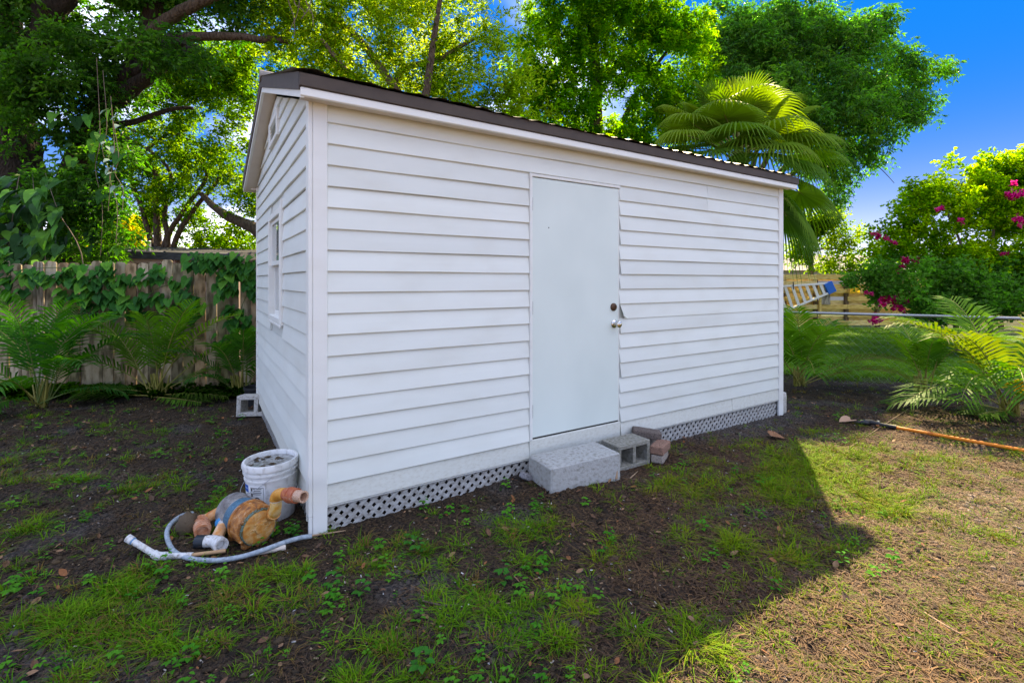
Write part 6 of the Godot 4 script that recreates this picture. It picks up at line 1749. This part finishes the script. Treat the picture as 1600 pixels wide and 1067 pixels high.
func build_ground_cover() -> void:
	# ---- grass
	var kinds := [tuft(16, 0.05, 0.06, 0.0042, 1), tuft(16, 0.03, 0.09, 0.0046, 2, 1.0), tuft(9, 0.085, 0.075, 0.0038, 3, 0.9)]
	var where := [[], [], []]
	var cols := [[], [], []]
	var count := 0
	for i in 90000:
		var d := rr(1.55, 7.3)
		if rng.randf() > 0.35 + 0.65 * ss(5.5, 2.5, d): continue
		var x := rr(-1.5, 1.12) * d
		if x > 1.09 * d + 0.2 or x < -1.5 * d: continue
		if not free_spot(x, d): continue
		var g := grass_density(x, d)
		if lawn(x, d) > 0.3: continue
		if rng.randf() > maxf(0.022 + 0.06 * ss(0.6, 1.4, x), g * 0.72): continue
		var k := rng.randi() % 3
		if k == 2 and rng.randf() < 0.75: k = 1
		where[k].append(Transform3D(turned(rr(0, TAU), rr(-0.25, 0.25), rr(-0.25, 0.25), rr(0.55, 1.2) * (0.75 + 0.4 * g)), on_ground(x, d)))
		var c := Color(0.06, 0.19, 0.006).lerp(Color(0.16, 0.30, 0.009), rng.randf())
		if rng.randf() < 0.22: c = Color(0.13, 0.12, 0.02).lerp(Color(0.22, 0.14, 0.04), rng.randf())
		if x > 0.2: c = c.lerp(Color(0.22, 0.27, 0.007), rng.randf() * 0.7)
		cols[k].append(c)
	var names := ["short green grass tufts growing on the dark soil", "flat spreading grass tufts between the bare patches", "taller thin grass blades standing in the yard"]
	for k in 3:
		var g := scatter(self, "grass", kinds[k], M.grass, where[k], cols[k])
		tag(g, names[k], "grass", "", "stuff")
		count += where[k].size()
	# ---- lawn beyond the chain link fence
	var lw := []
	var lc := []
	for i in 16000:
		var d := rr(6.0, 14.9)
		var x := rr(1.6, 13.0)
		if lawn(x, d) < 0.4 or x > d * 1.1 + 0.5 or x < d * 0.5: continue
		lw.append(Transform3D(turned(rr(0, TAU), 0, 0, rr(0.8, 1.4)), on_ground(x, d)))
		lc.append(Color(0.10, 0.25, 0.012).lerp(Color(0.19, 0.34, 0.018), rng.randf()))
	tag(scatter(self, "lawn_grass", tuft(14, 0.07, 0.2, 0.008, 4, 0.6), M.grass, lw, lc), "even green lawn grass beyond the chain link fence", "grass", "", "stuff")
	# ---- broad-leaved weeds
	var wm := MB.new()
	var hl := heart_mesh(0.05, 0.04, 0.25, 2)
	for k in 9:
		var a := TAU * k / 9.0 * 1.62
		var up := 0.015 + 0.012 * k
		var t := Transform3D(Basis(Vector3.UP, a) * Basis(Vector3.RIGHT, -0.35 + 0.05 * k) * (1.0 - 0.05 * k), Vector3(sin(a) * 0.012, up, cos(a) * 0.012))
		var arr := hl.surface_get_arrays(0)
		for j in range(0, arr[Mesh.ARRAY_INDEX].size(), 3):
			var q := []
			for e in 3: q.append(t * arr[Mesh.ARRAY_VERTEX][arr[Mesh.ARRAY_INDEX][j + e]])
			var tone := 0.9 + 0.03 * (k % 4)
			mb_tri_up(wm, q, Color(tone, tone, tone))
	var ww := []
	var wc := []
	for i in 5200:
		var d := rr(1.55, 5.6)
		var x := rr(-1.1, 0.9) * d
		if not free_spot(x, d): continue
		var pr := 0.05 + 0.32 * ss(0.1, 0.5, noise_b.get_noise_2d(x * 2.1 + 70.0, d * 2.1))
		if x > 0.6: pr *= 0.3
		if rng.randf() > pr: continue
		ww.append(Transform3D(turned(rr(0, TAU), rr(-0.2, 0.2), rr(-0.2, 0.2), rr(0.25, 0.75)), on_ground(x, d)))
		wc.append(Color(0.045, 0.19, 0.012).lerp(Color(0.10, 0.28, 0.02), rng.randf()))
	for q in [[652, 862, 1.5], [640, 850, 1.2], [836, 735, 1.5], [832, 728, 1.3], [660, 1050, 1.6], [785, 905, 1.5], [520, 915, 1.4], [566, 925, 1.4], [460, 832, 1.3], [455, 838, 1.2], [850, 752, 1.0]]:
		ww.append(Transform3D(turned(rr(0, TAU), 0, 0, q[2] * 0.6), gp(q[0], q[1]))); wc.append(Color(0.045, 0.17, 0.02))
	tag(scatter(self, "weeds", wm.mesh(), M.grass, ww, wc), "small broad leaved green weeds sprouting from the soil", "weeds", "", "stuff")
	# ---- dry straw
	var sm := MB.new()
	for k in 14:
		var a := rr(0, TAU)
		var p := Vector3(rr(-0.08, 0.08), rr(0.002, 0.012), rr(-0.08, 0.08))
		var dd := Vector3(cos(a), rr(-0.05, 0.12), sin(a)) * rr(0.014, 0.036)
		var s := Vector3(-sin(a), 0, cos(a)) * rr(0.0008, 0.0016)
		var bend := p + dd + Vector3(s.x, 0.3 * s.y, s.z) * 2.0
		var t := rr(0.6, 1.3)
		sm.quad(p - s, p + s, bend + s, bend - s, Color(t, t, t))
		sm.tri(bend - s, bend + s, bend + dd * 0.7 + s * 3.0, Color(t, t, t))
	var sw := []
	var sc := []
	for i in 24000:
		var d := rr(1.55, 6.0)
		var x := rr(-1.1, 1.1) * d
		if not free_spot(x, d): continue
		var pr := 0.16 + 0.6 * ss(0.2, 1.6, x) * ss(5.2, 3.6, d) + 0.25 * noise_b.get_noise_2d(x * 3.0 + 11.0, d * 3.0)
		if rng.randf() > pr: continue
		sw.append(Transform3D(turned(rr(0, TAU), rr(-0.1, 0.1), rr(-0.1, 0.1), rr(0.6, 1.3)), on_ground(x, d)))
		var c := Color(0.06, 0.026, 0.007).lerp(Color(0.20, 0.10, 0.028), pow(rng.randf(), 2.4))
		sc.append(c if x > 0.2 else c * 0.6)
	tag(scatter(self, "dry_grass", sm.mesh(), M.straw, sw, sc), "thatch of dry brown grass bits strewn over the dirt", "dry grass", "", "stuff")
	# ---- clods, chips and fallen leaves
	var cm := MB.new()
	cm.lump(Vector3.ZERO, Vector3(0.016, 0.010, 0.014), 0.7, 4, 5, 7)
	var cw := []
	var cc := []
	for i in 26000:
		var d := rr(1.55, 6.2)
		var x := rr(-1.1, 1.1) * d
		if not free_spot(x, d): continue
		if rng.randf() > 0.5 + 0.5 * noise_b.get_noise_2d(x * 2.5, d * 2.5 + 30.0): continue
		cw.append(Transform3D(turned(rr(0, TAU), rr(-0.4, 0.4), rr(-0.4, 0.4), rr(0.25, 0.9) + 0.7 * pow(rng.randf(), 8.0)), on_ground(x, d) + Vector3(0, 0.002, 0)))
		var c := soil_colour(x, d) * rr(0.35, 1.7)
		c.a = 1.0
		cc.append(c)
	tag(scatter(self, "soil_clods", cm.mesh(), M.clod, cw, cc), "crumbly dark soil clods scattered over the yard", "soil", "", "stuff")
	var hm := MB.new()
	hm.box(Vector3(-0.012, 0, -0.005), Vector3(0.012, 0.004, 0.005), 0.0015)
	var hw := []
	var hc := []
	for i in 2600:
		var d := rr(1.6, 6.8)
		var x := rr(-1.1, 1.1) * d
		if not free_spot(x, d): continue
		hw.append(Transform3D(turned(rr(0, TAU), rr(-0.4, 0.4), rr(-0.4, 0.4), 1.0).scaled_local(Vector3(rr(0.2, 0.9), rr(0.3, 0.9), rr(0.3, 0.8))), on_ground(x, d) + Vector3(0, 0.005, 0)))
		hc.append([Color(0.20, 0.12, 0.06), Color(0.30, 0.21, 0.12), Color(0.42, 0.36, 0.29), Color(0.12, 0.075, 0.045), Color(0.5, 0.48, 0.45)][rng.randi() % 5] * rr(0.6, 1.1))
	tag(scatter(self, "wood_chips", hm.mesh(), M.straw, hw, hc), "pale wood chips and bits of bark on the soil", "wood chips", "", "stuff")
	var fl := heart_mesh(0.075, 0.045, -0.25, 3)
	var fw := []
	var fc := []
	for i in 1700:
		var d := rr(1.6, 6.5)
		var x := rr(-1.1, 1.0) * d
		if not free_spot(x, d): continue
		fw.append(Transform3D(turned(rr(0, TAU), rr(-0.4, 0.4), rr(-0.5, 0.5), 0.22 + 0.5 * pow(rng.randf(), 2.5)), on_ground(x, d) + Vector3(0, 0.010, 0)))
		fc.append([Color(0.22, 0.08, 0.02), Color(0.12, 0.055, 0.022), Color(0.24, 0.13, 0.06), Color(0.08, 0.042, 0.02)][rng.randi() % 4])
	tag(scatter(self, "fallen_leaves", fl, M.straw, fw, fc), "small curled brown leaves fallen on the soil", "leaves", "", "stuff")
	# ---- things one could pick up
	var curl := heart_mesh(0.26, 0.24, -0.1, 5, true)
	var tanm := mat(lin(0.40, 0.22, 0.11), 0.85, noise_tex(0.02, [[0.0, Color(0.6, 0.5, 0.45)], [1.0, grey(1)]], 4, 141), Vector3(5, 5, 5)); tanm.cull_mode = BaseMaterial3D.CULL_DISABLED
	whole("dry_leaf", curl, tanm, "big curled orange brown dry leaf on grass near the shed's far corner", "leaf", Transform3D(turned(1.3, 0.25, 0.15, 0.5), gp(1204, 682) + Vector3(0, 0.03, 0)), "large dry leaves on the grass")
	var tan2 := mat(lin(0.42, 0.25, 0.15), 0.85); tan2.cull_mode = BaseMaterial3D.CULL_DISABLED
	whole("dry_leaf", curl, tan2, "big pale pinkish dry leaf beside the black head of the pole", "leaf", Transform3D(turned(-1.4, 0.2, -0.1, 0.55), gp(1330, 659) + Vector3(0, 0.02, 0)), "large dry leaves on the grass")
	var sticks := [[[[478, 838], [540, 828]], 0.006, "thin bark strip at the foot of the corner post"], [[[870, 738], [925, 745], [955, 738]], 0.008, "splintered wood strip in front of the concrete step"], [[[963, 752], [966, 733]], 0.012, "orange brown wood shard leaning on the cinder block"], [[[985, 750], [997, 738]], 0.005, "pale twig in front of the cinder block's holes"], [[[1445, 962], [1475, 980], [1505, 998]], 0.006, "long pale bent twig on the sunlit dirt at right"], [[[660, 940], [690, 950], [715, 948]], 0.005, "thin dark twig lying on the shaded soil"], [[[1330, 700], [1420, 640]], 0.004, "thin straw stalk below the feather palms"]]
	for s in sticks:
		var pts := []
		for q in s[0]: pts.append(gp(q[0], q[1]) + Vector3(0, 0.012, 0))
		if s[2].begins_with("orange"): pts[1].y = 0.11; pts[1].z = pts[0].z - 0.02; pts[1].x = pts[0].x + 0.01
		whole("twig", tapered(pts, s[1]), mat(lin(0.36, 0.24, 0.14) if not s[2].contains("dark") else lin(0.1, 0.07, 0.05), 0.85), s[2], "twig", Transform3D(), "twigs and splinters on the soil")

func tapered(pts: Array, r: float) -> ArrayMesh:
	var q := smooth_path(pts, 4)
	var rad := []
	for i in q.size(): rad.append(lerpf(r, r * 0.45, float(i) / (q.size() - 1)))
	var m := MB.new()
	m.tube(q, rad, 6)
	return m.mesh()

func mb_tri_up(mb: MB, q: Array, col: Color) -> void:
	mb.oriented(q, (q[0] + q[1] + q[2]) / 3.0 + Vector3(0, -1, 0), col)

# ---------------------------------------------------------------- scene
func added_clouds() -> ImageTexture:
	# clouds added all round for fill light, left clear where blue shows right
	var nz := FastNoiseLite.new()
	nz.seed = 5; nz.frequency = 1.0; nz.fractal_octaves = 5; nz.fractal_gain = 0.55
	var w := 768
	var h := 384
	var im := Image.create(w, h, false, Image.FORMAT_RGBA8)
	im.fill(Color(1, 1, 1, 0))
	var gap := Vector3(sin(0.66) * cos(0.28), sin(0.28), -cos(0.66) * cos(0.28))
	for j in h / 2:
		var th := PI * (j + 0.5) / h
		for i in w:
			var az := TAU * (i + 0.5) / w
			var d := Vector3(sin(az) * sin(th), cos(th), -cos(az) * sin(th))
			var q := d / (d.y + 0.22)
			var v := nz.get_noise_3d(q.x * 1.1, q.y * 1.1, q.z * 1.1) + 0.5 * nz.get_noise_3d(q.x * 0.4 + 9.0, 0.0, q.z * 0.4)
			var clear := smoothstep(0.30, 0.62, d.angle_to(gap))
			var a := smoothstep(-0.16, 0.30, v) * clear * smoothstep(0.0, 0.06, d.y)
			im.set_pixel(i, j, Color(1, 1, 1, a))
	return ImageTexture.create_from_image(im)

func _ready() -> void:
	rng.seed = 20240
	noise_a.seed = 3; noise_a.frequency = 1.0; noise_a.fractal_octaves = 3
	noise_b.seed = 8; noise_b.frequency = 1.0; noise_b.fractal_octaves = 2
	fine_noise.seed = 12; fine_noise.frequency = 1.0; fine_noise.fractal_octaves = 2
	var cam := Camera3D.new()
	cam.name = "camera"
	cam.projection = Camera3D.PROJECTION_FRUSTUM
	cam.near = 0.05
	cam.far = 900.0
	cam.size = cam.near * 1067.0 / F
	cam.frustum_offset = Vector2(0, -cam.near * (533.5 - HORIZON) / F)
	cam.position = Vector3(0, EYE, 0)
	add_child(cam)
	cam.current = true
	var env := Environment.new()
	var sky_m := ProceduralSkyMaterial.new()
	sky_m.sky_top_color = Color(0.0295, 0.3078, 0.571)
	sky_m.sky_horizon_color = Color(0.8307, 0.8144, 0.7977)
	sky_m.sky_cover = added_clouds()
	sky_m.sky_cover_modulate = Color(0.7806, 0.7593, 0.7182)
	sky_m.sky_curve = 0.047
	sky_m.sky_energy_multiplier = 1.0
	sky_m.ground_bottom_color = Color(0.2, 0.2, 0.14)
	sky_m.ground_horizon_color = Color(0.6, 0.65, 0.6)
	sky_m.sun_angle_max = 12.0
	sky_m.sun_curve = 0.1
	var sky := Sky.new()
	sky.sky_material = sky_m
	env.sky = sky
	env.background_mode = Environment.BG_SKY
	env.background_energy_multiplier = 1.0
	env.tonemap_mode = Environment.TONE_MAPPER_LINEAR
	env.tonemap_exposure = 3.5
	env.sdfgi_enabled = true
	env.ssao_enabled = true
	env.ssil_enabled = true
	var we := WorldEnvironment.new()
	we.name = "world_environment"
	we.environment = env
	add_child(we)
	var sun := DirectionalLight3D.new()
	sun.name = "sun"
	sun.light_color = Color(1.0, 0.90, 0.71)
	sun.light_energy = 1.6
	sun.light_angular_distance = 0.5
	sun.shadow_enabled = true
	add_child(sun)
	sun.look_at_from_position(Vector3(0.44, 1.0, -1.03) * 50.0, Vector3.ZERO)
	make_materials()
	build_ground()
	build_shed()
	build_picket_fence()
	build_low_roof()
	build_yellow_fence()
	build_chain_link()
	build_trees()
	build_fan_palm()
	build_palms()
	build_blocks()
	build_bucket()
	build_pump()
	build_pipes()
	build_pole()
	build_ground_cover()
